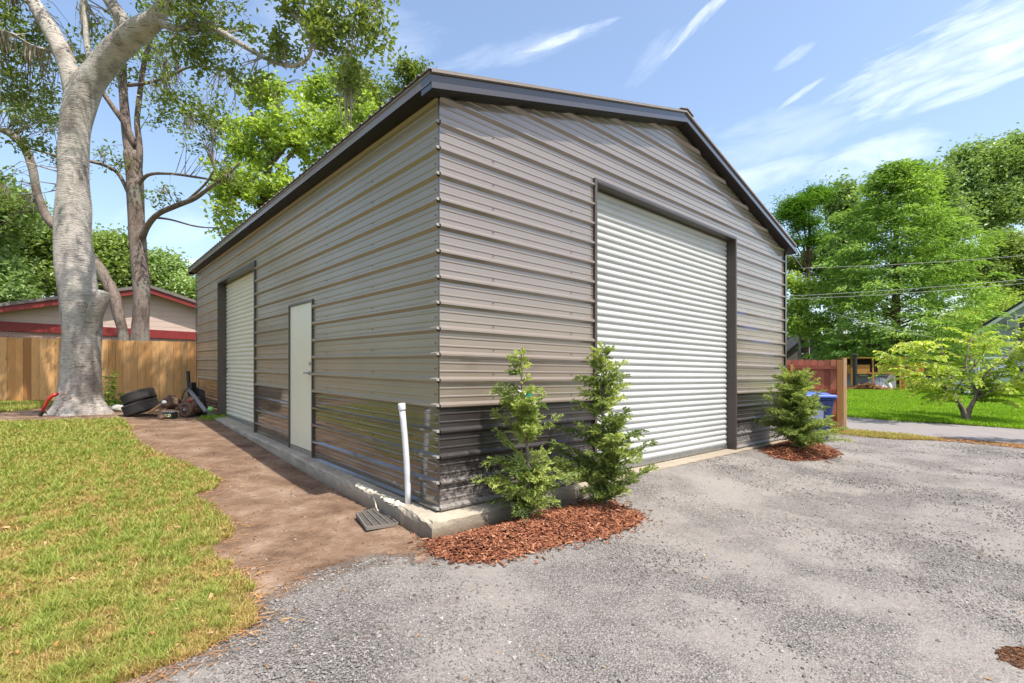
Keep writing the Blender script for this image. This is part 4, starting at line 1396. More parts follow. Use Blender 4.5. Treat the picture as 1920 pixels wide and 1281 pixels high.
# ------------------------------------------------------------------ young evergreens
def evergreen(base, h, prof, label, seed, nbr=70, tagged=False, lean=(0, 0)):
    """prof: (fraction of height, radius, density)"""
    rr = np.random.default_rng(seed)
    root = thing('young_evergreen', label, 'shrub', base, 'young evergreens planted along the garage front')
    base = Vector(base)
    def axis(t):
        return base + Vector((lean[0] * t + 0.025 * math.sin(t * 5 + seed), lean[1] * t + 0.02 * math.sin(t * 4 + seed * 2), h * t))
    mb = MB()
    mb.tube([axis(t) for t in np.linspace(-0.03, 1, 16)], [0.016 * (1 - 0.85 * t) + 0.002 for t in np.linspace(0, 1, 16)], 8)
    pt = [p[0] for p in prof]; pr = [p[1] for p in prof]; pd = [p[2] for p in prof]
    C_, D_, S_, RN = [], [], [], []
    az = rr.uniform(0, 6.28)
    k = 0
    tries = 0
    while k < nbr and tries < nbr * 12:
        tries += 1
        t = rr.uniform(0.02, 0.99)
        if rr.uniform() > np.interp(t, pt, pd):
            continue
        k += 1
        az += 2.4 + rr.normal(0, 0.3)
        ln = np.interp(t, pt, pr) * rr.uniform(0.4, 1.15) * (1 + 0.15 * math.sin(2 * az + 6 * t + seed) + 0.1 * math.sin(az - 4 * t))
        el = R(rr.uniform(28, 68) - 14 * (1 - t))
        o = axis(t * 0.97)
        d = Vector((math.cos(az) * math.cos(el), math.sin(az) * math.cos(el), math.sin(el)))
        nseg = 5
        pts = [o]
        for i in range(nseg):
            d2 = (d + Vector((rr.normal(0, 0.1), rr.normal(0, 0.1), -0.09 * i + rr.normal(0, 0.12)))).normalized()
            pts.append(pts[-1] + d2 * (ln / nseg))
        mb.tube(pts, [0.005 * (1 - 0.8 * i / nseg) + 0.001 for i in range(nseg + 1)], 4)
        nsp = max(5, int(ln / 0.021))
        tone = rr.normal(0.42, 0.24)
        for s in range(nsp):
            f = (s + 0.6) / nsp
            i = min(int(f * nseg), nseg - 1)
            p = pts[i].lerp(pts[i + 1], f * nseg - i)
            dd = (pts[i + 1] - pts[i]).normalized()
            side = dd.cross(Vector((0, 0, 1)))
            if side.length < 0.1:
                side = Vector((1, 0, 0))
            side = side.normalized() * (1 if s % 2 else -1)
            tw = (dd * rr.uniform(0.5, 1.0) + side * rr.uniform(0.5, 1.0) + Vector((0, 0, rr.uniform(-0.5, 0.7)))).normalized()
            if s == nsp - 1:
                tw = dd
            sl_ = rr.uniform(0.075, 0.16) * (1.15 - 0.55 * f) * min(1.0, 0.5 + ln)
            nl = max(5, int(sl_ / 0.0085))
            pl = tw.cross(Vector((rr.normal(0, .8), rr.normal(0, .8), 1))).normalized()
            for q in range(nl):
                g = (q + 0.5) / nl
                w_ = 0.054 * (1 - 0.55 * g) + 0.009
                sgn = 1 if q % 2 else -1
                ld = (tw * 0.8 + pl * sgn * 0.75).normalized()
                cc = p + tw * (sl_ * g) + ld * (w_ * 0.5) + Vector((0, 0, -0.02 * g * g))
                C_.append(cc); D_.append(ld); S_.append(w_); RN.append(tone + 0.25 * g + rr.normal(0, 0.12))
    mb.build('stem', M['bark2'], root)
    C_ = np.array(C_); D_ = np.array(D_); S_ = np.array(S_)
    leaf_cloud('foliage', C_, S_, M['arbor'], root, 0.33, 0.25, 0, np.clip(np.array(RN), 0, 1), seed + 3, 0.15, D_, 0.2)
    if tagged:
        p = axis(0.71) + Vector((0.03, -0.05, 0.02))
        tg = MB()
        tg.tube([p + Vector((-0.07, 0, 0.055)), p + Vector((-0.02, -0.015, 0.03)), p + Vector((0.03, -0.015, -0.01))], 0.008, 6, 0)
        tg.box(tuple(p + Vector((0.02, -0.022, -0.075))), tuple(p + Vector((0.085, -0.018, -0.035))), None, 0)
        tg.box(tuple(p + Vector((0.0, -0.03, 0.0))), tuple(p + Vector((0.05, -0.025, 0.035))), None, 1)
        tg.build('nursery_tag', [M['tag_white'], M['tag_teal']], root)
    return root
g1 = ground(988, 988); g2 = ground(1132, 962); g3 = ground(1496, 848)
evergreen(g1 + Vector((0, 0, 0.07)), 1.56, [(0, .32, .9), (.12, .38, 1), (.3, .34, .9), (.36, .24, .35), (.44, .25, .35), (.5, .34, .9), (.62, .36, 1), (.7, .26, .7), (.76, .2, .4), (.88, .17, .35), (1, .07, .25)],
          'thin young evergreen with a nursery tag nearest the garage corner', 101, 80, True, (-0.03, 0))
evergreen(g2 + Vector((0, 0, 0.07)), 1.62, [(0, .36, .9), (.1, .6, 1), (.3, .48, .9), (.5, .38, .9), (.65, .36, .9), (.78, .32, .7), (.9, .2, .5), (1, .07, .3)],
          'fuller young evergreen reaching in front of the white roller door', 102, 100, False, (0.02, 0.02))
evergreen(g3 + Vector((0, 0, 0.05)), 1.35, [(0, .56, 1), (.15, .72, 1), (.35, .64, 1), (.55, .52, .9), (.72, .46, .8), (.86, .32, .6), (1, .1, .3)],
          'wide young evergreen at the far end of the garage front by the blue bin', 103, 135, False, (-0.03, 0))

# ------------------------------------------------------------------ fences
def board_fence(a, b, h, bw, mat, root, dog=0.0, rails=(), rail_side=1, posts=(), seed=0, gap=0.006, railmat=None, hf=None, lift=0.03):
    """boards from a to b (x, y)"""
    a = Vector((a[0], a[1], 0)); b = Vector((b[0], b[1], 0))
    d = (b - a); Ln = d.length; d.normalize()
    nrm = Vector((d.y, -d.x, 0))                       # towards the camera side
    rr = np.random.default_rng(seed)
    n = int(Ln / bw)
    V_, F_, RN = [], [], []
    for i in range(n):
        s0, s1 = i * bw, (i + 1) * bw - gap
        th = 0.018
        off = rr.normal(0, 0.003)
        zt = h + rr.normal(0, 0.008)
        p0 = a + d * s0; p1 = a + d * s1
        g0 = gzf(p0.x, p0.y); g1_ = gzf(p1.x, p1.y)
        gm = 0.5 * (g0 + g1_)
        prof = [(s0, gm + lift), (s1, gm + lift), (s1, gm + zt - dog), (s1 - dog, gm + zt), (s0 + dog, gm + zt), (s0, gm + zt - dog)] if dog else \
               [(s0, gm + lift), (s1, gm + lift), (s1, gm + zt), (s0, gm + zt)]
        k = len(V_); m = len(prof)
        tilt = rr.normal(0, 0.004)
        for sgn in (1, -1):
            for s, z in prof:
                p = a + d * s + nrm * (off + sgn * th / 2 + tilt * (s - s0) / bw)
                V_.append((p.x, p.y, z))
        F_.append(tuple(k + j for j in range(m)))
        F_.append(tuple(k + m + j for j in reversed(range(m))))
        for j in range(m):
            F_.append((k + j, k + m + j, k + m + (j + 1) % m, k + (j + 1) % m))
        RN += [float(np.clip(rr.normal(0.5, 0.28), 0, 1))] * (2 * m)
    mesh_obj('boards', V_, F_, mat, root, attr={'rnd': RN})
    off = nrm * (0.035 * rail_side)
    for z in rails:
        mb = MB()
        ns = max(1, int(Ln / 2.4))
        for i in range(ns):
            p = a + d * (Ln * i / ns); q_ = a + d * (Ln * (i + 1) / ns - 0.004)
            mb.bar((p.x + off.x, p.y + off.y, gzf(p.x, p.y) + z), (q_.x + off.x, q_.y + off.y, gzf(q_.x, q_.y) + z), 0.045, 0.09)
        o = mb.build('rail', railmat or mat, root)
    for s, w, hh, dep in posts:
        p = a + d * s + nrm * dep
        g = gzf(p.x, p.y)
        mb = MB(); mb.bar((p.x, p.y, g - 0.05), (p.x, p.y, g + hh), w, w, up=tuple(d))
        o = mb.build('post', railmat or mat, root, bevel=0.006)
FA = P(-330, 700, 12.9); FB = P(378, 700, 15.1); FC = FB + (FB - FA).normalized() * 5
fr_ = thing('board_fence', 'new golden wooden board fence behind the large tree and the junk pile', 'fence', (FB.x, FB.y, gzf(FB.x, FB.y)))
board_fence(FA, FC, 1.83, 0.186, M['fence'], fr_, rails=(0.35, 1.0, 1.6), rail_side=-1, posts=[(s, 0.09, 1.75, -0.11) for s in np.arange(0.5, 17, 2.4)], seed=3)

# ------------------------------------------------------------------ neighbour's house on the left
def house_left():
    ap = P(276, 541, 22.0)
    u3 = Vector((U[0], U[1], 0)); v3 = Vector((V[0], V[1], 0))
    z0 = 0.15
    zr = ap.z; half = 6.8; s = 0.285
    root = thing('brick_house', 'low house with pinkish siding gable and red trim behind the fence', 'house', (ap.x, ap.y, z0))
    f = lambda a, b, z: tuple(Vector((ap.x, ap.y, 0)) + u3 * a + v3 * b + Vector((0, 0, z - 0.0155 * a)))
    ze = zr - s * half
    mb = MB()
    zb = 3.22
    a_b = (zr - zb - 0.12) / s
    mb.add([f(-half + .4, 0, zb), f(half - .4, 0, zb), f(half - .4, 0, zr - s * (half - .4) - .1), f(0, 0, zr - .1), f(-half + .4, 0, zr - s * (half - .4) - .1)], [(0, 1, 2, 3, 4)])
    mb.add([f(-half + .4, 10, zb), f(half - .4, 10, zb), f(half - .4, 10, zr - s * (half - .4) - .1), f(0, 10, zr - .1), f(-half + .4, 10, zr - s * (half - .4) - .1)], [(4, 3, 2, 1, 0)])
    mb.build('gable_wall', M['siding_pink'], root)
    mb = MB(); mb.box((-half + .4, 0.02, z0 - .2), (half - .4, 9.98, zb - 0.001), f); mb.build('wall', M['brick'], root)
    mb = MB(); mb.box((-half + .38, -0.05, 2.86), (half - .38, -0.002, zb), f); mb.build('band_board', M['red_fascia'], root)
    mb = MB()
    for sg in (-1, 1):
        p = []
        for b_ in (-0.56, 10.4):
            for a in (0, sg * half):
                for dz in (0.0, 0.13):
                    p.append(f(a, b_, zr - s * abs(a) + dz - 0.02))
        mb.add([p[0], p[2], p[6], p[4], p[1], p[3], p[7], p[5]], [(0, 3, 2, 1), (4, 5, 6, 7), (0, 1, 5, 4), (1, 2, 6, 5), (2, 3, 7, 6), (3, 0, 4, 7)])
    mb.build('roof', M['shingle'], root)
    mb = MB()
    for sg in (-1, 1):
        for b0, b1 in ((-0.50, -0.452),):
            p = [f(0, b0, zr - 0.24), f(sg * half, b0, zr - s * half - 0.24), f(sg * half, b0, zr - s * half - 0.03), f(0, b0, zr - 0.03),
                 f(0, b1, zr - 0.24), f(sg * half, b1, zr - s * half - 0.24), f(sg * half, b1, zr - s * half - 0.03), f(0, b1, zr - 0.03)]
            mb.hexa([p[0], p[1], p[5], p[4], p[3], p[2], p[6], p[7]])
    mb.build('fascia', M['red_fascia'], root)
    mb = MB(); mb.box((2.05, -0.03, 3.52), (2.4, -0.003, 3.72), f)
    for k in range(4):
        mb.box((2.08, -0.045, 3.54 + k * 0.045), (2.37, -0.031, 3.56 + k * 0.045), f)
    mb.build('vent', M['white_paint'], root)
house_left()

# ------------------------------------------------------------------ trees on the left
TB = ground(150, 776)
TD = TB.y
big = thing('large_tree', 'large pale grey forked tree with flared base in front of the board fence', 'tree', TB)
mb = MB()
g_ = TB.z
tp = [(TB.x, TB.y, g_ - 0.15, 0.5)] + pxl(TD, [(150, 745, 88), (152, 715, 80), (152, 670, 78), (153, 610, 78), (148, 560, 80), (142, 500, 78), (137, 440, 75), (137, 390, 71), (137, 330, 62), (139, 270, 61), (146, 215, 64), (162, 165, 64), (190, 126, 58), (222, 88, 54, -0.1), (258, 58, 50, -0.2), (288, 38, 40, -0.3), (308, 5, 30, -0.4), (318, -50, 24, -0.6), (310, -140, 20, -0.8), (330, -260, 12, -1.0)])
tp[0] = (TB.x, TB.y, g_ - 0.15, 0.5)
s_ = spline(tp, 6)
# trunk with root flares
N_ = 40
vv, ff = [], []
for i, q in enumerate(s_):
    for j in range(N_):
        a = 2 * math.pi * j / N_
        hgt_ = max(0.0, q[2] - g_)
        fl = 1 + 0.36 * math.exp(-hgt_ / 0.16) * (0.6 + 0.4 * math.sin(5 * a + 1.1)) + 0.09 * math.exp(-hgt_ / 0.6) * math.sin(4 * a + 0.5)
        r = q[3] * fl
        r *= 1 + 0.025 * math.sin(3 * a + 2.2 * q[2]) + 0.018 * math.sin(7 * a - 1.7 * q[2]) + 0.02 * math.sin(2 * a + 5 * q[2])
        t_ = Vector(s_[min(i + 1, len(s_) - 1)][:3]) - Vector(s_[max(i - 1, 0)][:3])
        t_.normalize()
        e1 = (Vector((1, 0, 0)) - t_ * t_.x).normalized(); e2 = t_.cross(e1)
        vv.append(tuple(Vector(q[:3]) + e1 * (r * math.cos(a)) + e2 * (r * math.sin(a))))
for i in range(len(s_) - 1):
    for j in range(N_):
        a = i * N_ + j; b_ = i * N_ + (j + 1) % N_
        ff.append((a, b_, b_ + N_, a + N_))
ff.append(tuple((len(s_) - 1) * N_ + j for j in range(N_)))
trunk = mesh_obj('trunk', vv, ff, M['bark'], big, True)
SK = [tuple(q[:3]) for q in s_ if q[2] > 5.5]   # skeleton points that twigs may spring from
def branch(D, pts, parent, mat, seed, n=14, keep=True, name='branch', per=5):
    mb = MB()
    s = limb(mb, pxl(D, pts), per, n, 0.05, seed)
    if keep:
        SK.extend([tuple(q[:3]) for q in s])
    return mb.build(name, mat, parent, True)
branch(TD, [(150, 240, 34), (145, 190, 50), (134, 143, 46), (118, 100, 40, 0.1), (98, 62, 38, 0.2), (72, 20, 34, 0.3), (45, -25, 30, 0.5), (0, -90, 24, 0.8), (-40, -190, 16, 1)], big, M['bark'], 2, 20)
branch(TD, [(245, 72, 30, -0.2), (228, 35, 30, -0.2), (205, 0, 28, 0), (180, -50, 24, 0.3), (170, -140, 18, 0.6), (190, -260, 12, 0.8)], big, M['bark'], 3)
branch(TD, [(300, 42, 18, -0.3), (330, 53, 15, -0.5), (368, 47, 14, -0.8), (410, 58, 13, -1.1), (455, 85, 11, -1.4), (505, 112, 9, -1.7), (548, 124, 8, -2.0), (578, 108, 7, -2.2), (582, 75, 6, -2.4), (560, 40, 5, -2.5), (540, 15, 3, -2.5)], big, M['bark'], 4, 10)
branch(TD, [(172, 128, 14, 0.2), (164, 90, 13, 0.4), (160, 40, 11, 0.5), (155, -20, 10, 0.7), (150, -100, 8, 1)], big, M['bark'], 5, 10)
branch(TD, [(60, 10, 9, 0.3), (35, -5, 8, 0.2), (5, -25, 6, 0.2)], big, M['bark'], 6, 8)
branch(TD, [(95, 95, 6, 0.2), (60, 85, 5, 0.0), (20, 62, 4, -0.2), (-20, 55, 3, -0.4)], big, M['bark'], 7, 8)
branch(TD, [(320, -40, 18, -0.6), (400, -110, 14, -1.5), (520, -150, 10, -2.5), (640, -120, 7, -3.2), (690, -40, 5, -3.4)], big, M['bark'], 8, 10)
for k_, pts_ in enumerate(([(-7.7, 10.9, 10.9, .11), (-7.4, 9.9, 10.9, .08), (-6.6, 8.6, 10.7, .05), (-5.4, 7.6, 10.5, .02)], [(-7.65, 10.8, 11.2, .1), (-6.4, 9.6, 11.0, .07), (-4.6, 8.5, 10.7, .04), (-3.0, 7.6, 10.5, .02)])):
    mb = MB()
    s = limb(mb, pts_, 5, 10, 0.05, 70 + k_)
    SK.extend([tuple(q[:3]) for q in s])
    mb.build('branch', M['bark'], big, True)
# burl and old wounds
mb = MB()
limb(mb, pxl(TD, [(168, 640, 24), (176, 595, 36, -0.05), (187, 562, 32, -0.1), (193, 546, 25, -0.1)]), 5, 16, 0.08, 9)
mb.build('burl', M['bark'], big, True)
pt = MB()
rp = random.Random(4)
for k in range(26):
    px = rp.choice((146, 150, 156)) + rp.uniform(-7, 7); py = rp.choice((762, 768, 742)) + rp.uniform(-7, 6)
    c = P(px, py, TD)
    hh_ = c.z - g_
    j = min(range(len(vv)), key=lambda i: (vv[i][0] - c.x) ** 2 + 4 * (vv[i][2] - c.z) ** 2 + (0 if vv[i][1] < TD else 50))
    q_ = Vector(vv[j])
    w_ = rp.uniform(0.015, 0.045)
    pt.lathe((c.x, q_.y + 0.01, c.z), [(w_, -0.03), (w_ * 0.9, 0.0), (w_ * 0.5, 0.012)], (rp.uniform(-.3, .3), -1, rp.uniform(0.1, .5)), 6)
pt.build('peeled_bark', M['orange_bark'], big)

def twig_crown(root, blobs, nclu, per, spread, size, mat, twmat, skel, seed, droop=0.1, aspect=0.5, stick=True, moss=0, name='crown', bias=0.0, shell=0.35):
    """leaf clusters, each with its own twig back to the nearest limb"""
    rr = np.random.default_rng(seed)
    c = blob_points(blobs, nclu, seed, shell)
    sk = np.array(skel)
    mb = MB()
    P_, RN = [], []
    tone = np.clip(rr.normal(0.5, 0.22, len(c)), 0, 1)
    for i, q in enumerate(c):
        k = np.argmin(np.sum((sk - q) ** 2, 1))
        a = sk[k]
        dist = np.linalg.norm(q - a)
        if stick and dist < 2.6 and rr.uniform() < 0.55:
            mid = (a + q) / 2 + rr.normal(0, 0.12, 3) + np.array([0, 0, 0.12 * dist])
            mb.tube([Vector(a), Vector(mid), Vector(q)], [0.012 + 0.004 * dist, 0.009, 0.004], 4, 0, False)
        dr = (q - a) / (dist + 1e-6)
        n = int(per * rr.uniform(0.5, 1.5))
        t = rr.uniform(-0.6, 1.0, n)
        p = q + dr * (t * spread)[:, None] + rr.normal(size=(n, 3)) * spread * np.array([0.55, 0.55, 0.4]) - np.array([0, 0, 1]) * (droop * np.abs(t))[:, None]
        P_.append(p)
        RN.append(np.clip(tone[i] * 0.6 + rr.uniform(0, 0.4, n) + bias, 0, 1))
    P_ = np.concatenate(P_); RN = np.concatenate(RN)
    if mb.v:
        mb.build('twigs', twmat, root)
    leaf_cloud(name, P_, size, mat, root, aspect, 0.35, 0.25, RN, seed + 1)
    if moss:
        idx = rr.choice(len(c), moss, replace=moss > len(c))
        mo = []
        for i in idx:
            a = sk[np.argmin(np.sum((sk - c[i]) ** 2, 1))] if rr.uniform() < 0.4 else c[i]
            mo.append(a)
        moss_on(root, np.array(mo), seed + 9)
    return c

def moss_on(root, pts, seed, ln=0.55):
    """grey beards of hanging moss"""
    rr = np.random.default_rng(seed)
    V_, RN = [], []
    for a in pts:
        l0 = ln * rr.uniform(0.4, 1.6)
        tone = rr.uniform(0, 1)
        for s in range(rr.integers(16, 34)):
            o = a + rr.normal(0, 0.07, 3) * np.array([1, 1, 0.4])
            az = rr.uniform(0, 6.28)
            w = rr.uniform(0.006, 0.014)
            l1 = l0 * rr.uniform(0.35, 1.0)
            e = np.array([math.cos(az), math.sin(az), 0]) * w
            k = rr.normal(0, 0.03, 3)
            m = o + np.array([0, 0, -l1 * 0.55]) + k
            t = o * 0.85 + np.array([a[0], a[1], o[2]]) * 0.15 + np.array([0, 0, -l1]) + k * 1.4
            t[2] = o[2] - l1
            V_.append((o - e, o + e, m + e, m - e)); V_.append((m - e, m + e, t + e * .3, t - e * .3))
            RN += [tone] * 8
    v = np.array(V_).reshape(-1, 3)
    F = np.arange(len(v)).reshape(-1, 4)
    mesh_obj('spanish_moss', v, F, M['moss'], root, attr={'rnd': RN})

def blob(px, py, D, rx, ry, rd, w):
    c = P(px, py, D)
    return (np.array(c), np.array((rx / FPX * D, rd, ry / FPX * D)), w)

twig_crown(big, [
    blob(30, 60, TD + 0.5, 95, 80, 1.6, 10), blob(40, 170, TD + 0.8, 85, 65, 1.4, 7), blob(60, 260, TD + 1.0, 60, 45, 1.0, 2.2), blob(15, 340, TD + .6, 40, 40, 0.9, 1.2),
    blob(200, 60, TD + 1.6, 90, 70, 1.0, 4), blob(390, 25, TD - 1, 95, 50, 1.3, 7), blob(370, 90, TD - 0.6, 70, 45, 1.0, 4), blob(330, 160, TD - 0.2, 55, 50, 0.9, 1.6),
    blob(520, 85, TD - 2, 55, 35, 0.8, 2.5), blob(625, 55, TD - 2.8, 55, 65, 0.9, 6), blob(690, 35, TD - 3.2, 45, 45, 0.7, 3.5), blob(560, 15, TD - 2.4, 60, 20, .8, 1.5), blob(655, 130, TD - 3, 38, 40, 0.6, 2),
    blob(480, 150, TD - 1.5, 60, 25, 0.7, 1.2),
    blob(640, -70, TD - 3, 130, 70, 1.4, 6), blob(420, -120, TD - 1, 180, 110, 2.0, 9), blob(160, -160, TD + 0.5, 210, 140, 2.2, 12), blob(-110, -20, TD + 1, 110, 150, 2.0, 9),
    blob(130, 330, TD + 1.5, 60, 70, 0.8, .6),
    (np.array((-6.3, 7.9, 10.4)), np.array((2.2, 1.6, 0.9)), 9), (np.array((-3.6, 7.8, 10.4)), np.array((1.5, 1.4, 0.8)), 5), (np.array((-8.8, 9.2, 10.6)), np.array((1.4, 1.2, 0.8)), 3.5),
    (np.array((-7.2, 10.9, 11.0)), np.array((1.7, 1.3, 0.7)), 8), (np.array((-5.3, 11.6, 11.0)), np.array((1.6, 1.2, 0.6)), 8)],
    1180, 17, 0.17, 0.11, M['leaf_near'], M['bark'], SK, 51, moss=28)

# thick leafage overhead, above the picture, that throws the dappled shade on fence, trunk and dirt
twig_crown(big, [(np.array((-7.2, 10.9, 11.0)), np.array((2.0, 1.2, 0.6)), 8), (np.array((-5.2, 11.6, 11.0)), np.array((1.8, 1.2, 0.6)), 8), (np.array((-3.4, 8.0, 10.6)), np.array((2.0, 1.5, 0.7)), 6),
                 (np.array((-6.3, 7.9, 10.6)), np.array((2.4, 1.5, 0.7)), 6)],
           85, 60, 0.24, 0.16, M['leaf_near'], M['bark'], SK, 57, shell=0.1)
# second tree behind the fence
SK2 = []
D2 = 17.0
B2 = P(262, 700, D2); B2.z = gzf(B2.x, B2.y)
t2 = thing('twin_stem_tree', 'brown-grey tree with several stems rising behind the fence left of the garage', 'tree', B2)
mb = MB()
s = limb(mb, [(B2.x - 0.05, B2.y, B2.z - 0.1, 0.42)] + pxl(D2, [(263, 630, 37), (266, 560, 34), (262, 500, 33), (257, 440, 34), (254, 380, 35), (252, 325, 34), (246, 285, 30)]), 5, 18, 0.07, 21)
SK2 += [tuple(q[:3]) for q in s]
mb.build('trunk', M['bark2'], t2, True)
def br2(pts, seed, n=10, D=None):
    mb = MB()
    s = limb(mb, pxl(D or D2, pts), 5, n, 0.06, seed)
    SK2.extend([tuple(q[:3]) for q in s])
    mb.build('branch', M['bark2'], t2, True)
br2([(248, 300, 26), (238, 250, 21), (233, 200, 19, .1), (230, 150, 18, .2), (228, 90, 15, .3), (215, 20, 12, .4), (205, -60, 9, .6)], 22, 12)
br2([(258, 330, 16), (262, 280, 13), (257, 230, 12, .1), (262, 180, 11, .2), (270, 120, 10, .2), (285, 60, 8, .4), (300, 0, 6, .5)], 23)
br2([(252, 275, 15), (236, 235, 14, -.2), (215, 205, 12, -.3), (196, 178, 11, -.4), (180, 150, 9, -.5), (150, 110, 7, -.6)], 24)
br2([(262, 455, 18), (276, 425, 14, -.2), (296, 402, 12, -.5), (330, 386, 11, -.8), (365, 372, 10, -1.2), (396, 350, 8, -1.5), (425, 330, 6, -1.8), (450, 305, 4, -2)], 25)
br2([(352, 376, 6, -1.1), (385, 345, 5, -1.3), (402, 318, 4, -1.4)], 26, 8)
br2([(258, 350, 9), (278, 328, 8, -.3), (320, 326, 6, -.6), (365, 332, 5, -1), (415, 340, 4, -1.4)], 27, 8)
br2([(240, 160, 9), (275, 156, 7, -.4), (320, 142, 6, -.8), (352, 127, 5, -1), (400, 125, 4, -1.3), (462, 140, 2.5, -1.6)], 28, 8)
br2([(250, 385, 8), (225, 330, 9), (200, 312, 8, -.4), (165, 302, 7, -.8), (120, 295, 6, -1.1), (60, 280, 5, -1.4)], 29, 8)
br2([(290, 408, 6, -.4), (320, 412, 4, -.6), (370, 425, 3.5, -.8), (420, 428, 2.5, -1)], 30, 8)
# the leaning stem that passes behind the large tree
mb = MB()
s = limb(mb, [(B2.x - 0.45, B2.y - 0.1, B2.z - 0.1, 0.24)] + pxl(D2, [(232, 640, 22), (222, 590, 24), (216, 560, 25), (200, 527, 24), (183, 498, 23), (150, 460, 22), (115, 432, 20), (88, 408, 20), (70, 362, 19), (62, 320, 19), (48, 282, 18), (20, 252, 16), (-20, 235, 13), (-70, 205, 9)]), 5, 14, 0.07, 31)
SK2 += [tuple(q[:3]) for q in s]
mb.build('leaning_stem', M['bark2'], t2, True)
twig_crown(t2, [
    blob(330, 200, D2 - 0.5, 80, 70, 1.2, 3.5), blob(400, 210, D2 - 1.5, 50, 70, 1.0, 3), blob(300, 100, D2, 90, 60, 1.2, 3), blob(200, 120, D2, 80, 80, 1.2, 2.5), blob(370, 270, D2 - 1, 60, 35, .8, 1.2),
    blob(310, 365, D2 - .8, 38, 26, .6, 1.1), blob(420, 330, D2 - 1.8, 40, 30, .6, 0.8), blob(60, 210, D2 + .3, 90, 60, 1.2, 3.5), blob(200, 300, D2 - .4, 70, 30, .8, .9), blob(420, 400, D2 - 1, 30, 28, .5, 0.6),
    blob(20, 380, D2, 60, 60, 1.0, 1.5), blob(300, 20, D2, 140, 60, 1.5, 3)],
    340, 16, 0.22, 0.13, M['leaf_near'], M['bark2'], SK2, 61, moss=30)

# bright broad-leaved tree beyond the garage's far corner
D3 = 25.0
B3 = P(505, 700, D3); B3.z = gzf(B3.x, B3.y)
t3 = thing('sweetgum_tree', 'bright green broad-leaved tree rising beyond the garage eave', 'tree', B3)
SK3 = []
mb = MB()
s = limb(mb, [(B3.x, B3.y, B3.z, 0.3)] + pxl(D3, [(500, 480, 20), (495, 400, 17), (500, 330, 14), (515, 260, 12), (520, 210, 8), (515, 165, 5)]), 5, 12, 0.06, 41)
SK3 += [tuple(q[:3]) for q in s]
mb.build('trunk', M['bark2'], t3, True)
for sd_, pts in ((42, [(498, 360, 10), (545, 290, 8), (600, 245, 6), (650, 215, 4)]), (43, [(500, 320, 8), (560, 250, 6), (600, 225, 5)]), (44, [(496, 400, 9), (450, 340, 7), (420, 300, 5)]), (45, [(505, 300, 8), (480, 230, 6), (460, 190, 4)])):
    mb = MB(); s = limb(mb, pxl(D3, pts), 5, 8, 0.05, sd_); SK3 += [tuple(q[:3]) for q in s]; mb.build('branch', M['bark2'], t3, True)
twig_crown(t3, [
    blob(500, 170, D3, 75, 35, 1.5, 4), blob(470, 260, D3, 70, 60, 1.8, 6), blob(560, 250, D3, 85, 70, 2, 8), blob(450, 345, D3 - 1, 65, 55, 1.6, 6), blob(520, 360, D3 - .5, 80, 60, 1.8, 7),
    blob(640, 235, D3, 70, 55, 1.8, 4.5), blob(600, 170, D3 + 1, 70, 40, 1.5, 3), blob(440, 420, D3 - 1, 45, 30, 1.2, 1.6), blob(700, 210, D3, 40, 35, 1.2, 1.0), blob(650, 300, D3, 60, 60, 1.5, 3)],
    380, 32, 0.40, 0.24, M['leaf_bright'], M['bark2'], SK3, 63, aspect=0.72)
# olive crown further right, just above the roof
D4 = 28.0
B4 = P(690, 700, D4); B4.z = gzf(B4.x, B4.y)
t4 = thing('oak_tree', 'olive-green tree whose loose top shows just above the garage roof', 'tree', B4)
mb = MB(); s = limb(mb, [(B4.x, B4.y, B4.z, 0.3)] + pxl(D4, [(690, 400, 14), (700, 250, 10), (690, 150, 6)]), 5, 10, 0.05, 46); SKX = [tuple(q[:3]) for q in s]; mb.build('trunk', M['bark2'], t4, True)
for sd_, pts in ((47, [(697, 240, 6), (740, 190, 5), (780, 140, 4)]), (48, [(690, 220, 6), (660, 180, 4), (620, 140, 3)])):
    mb = MB(); s = limb(mb, pxl(D4, pts), 5, 8, 0.05, sd_); SKX += [tuple(q[:3]) for q in s]; mb.build('branch', M['bark2'], t4, True)
twig_crown(t4, [blob(655, 150, D4, 55, 45, 1.8, 3), blob(690, 190, D4, 50, 60, 1.8, 4), blob(770, 135, D4 - 1, 35, 28, 1.2, 1.6), blob(745, 165, D4, 25, 20, 1.0, .8), blob(640, 210, D4, 60, 50, 1.8, 3)],
    190, 34, 0.4, 0.24, M['leaf_near'], M['bark2'], SKX, 65, moss=10)

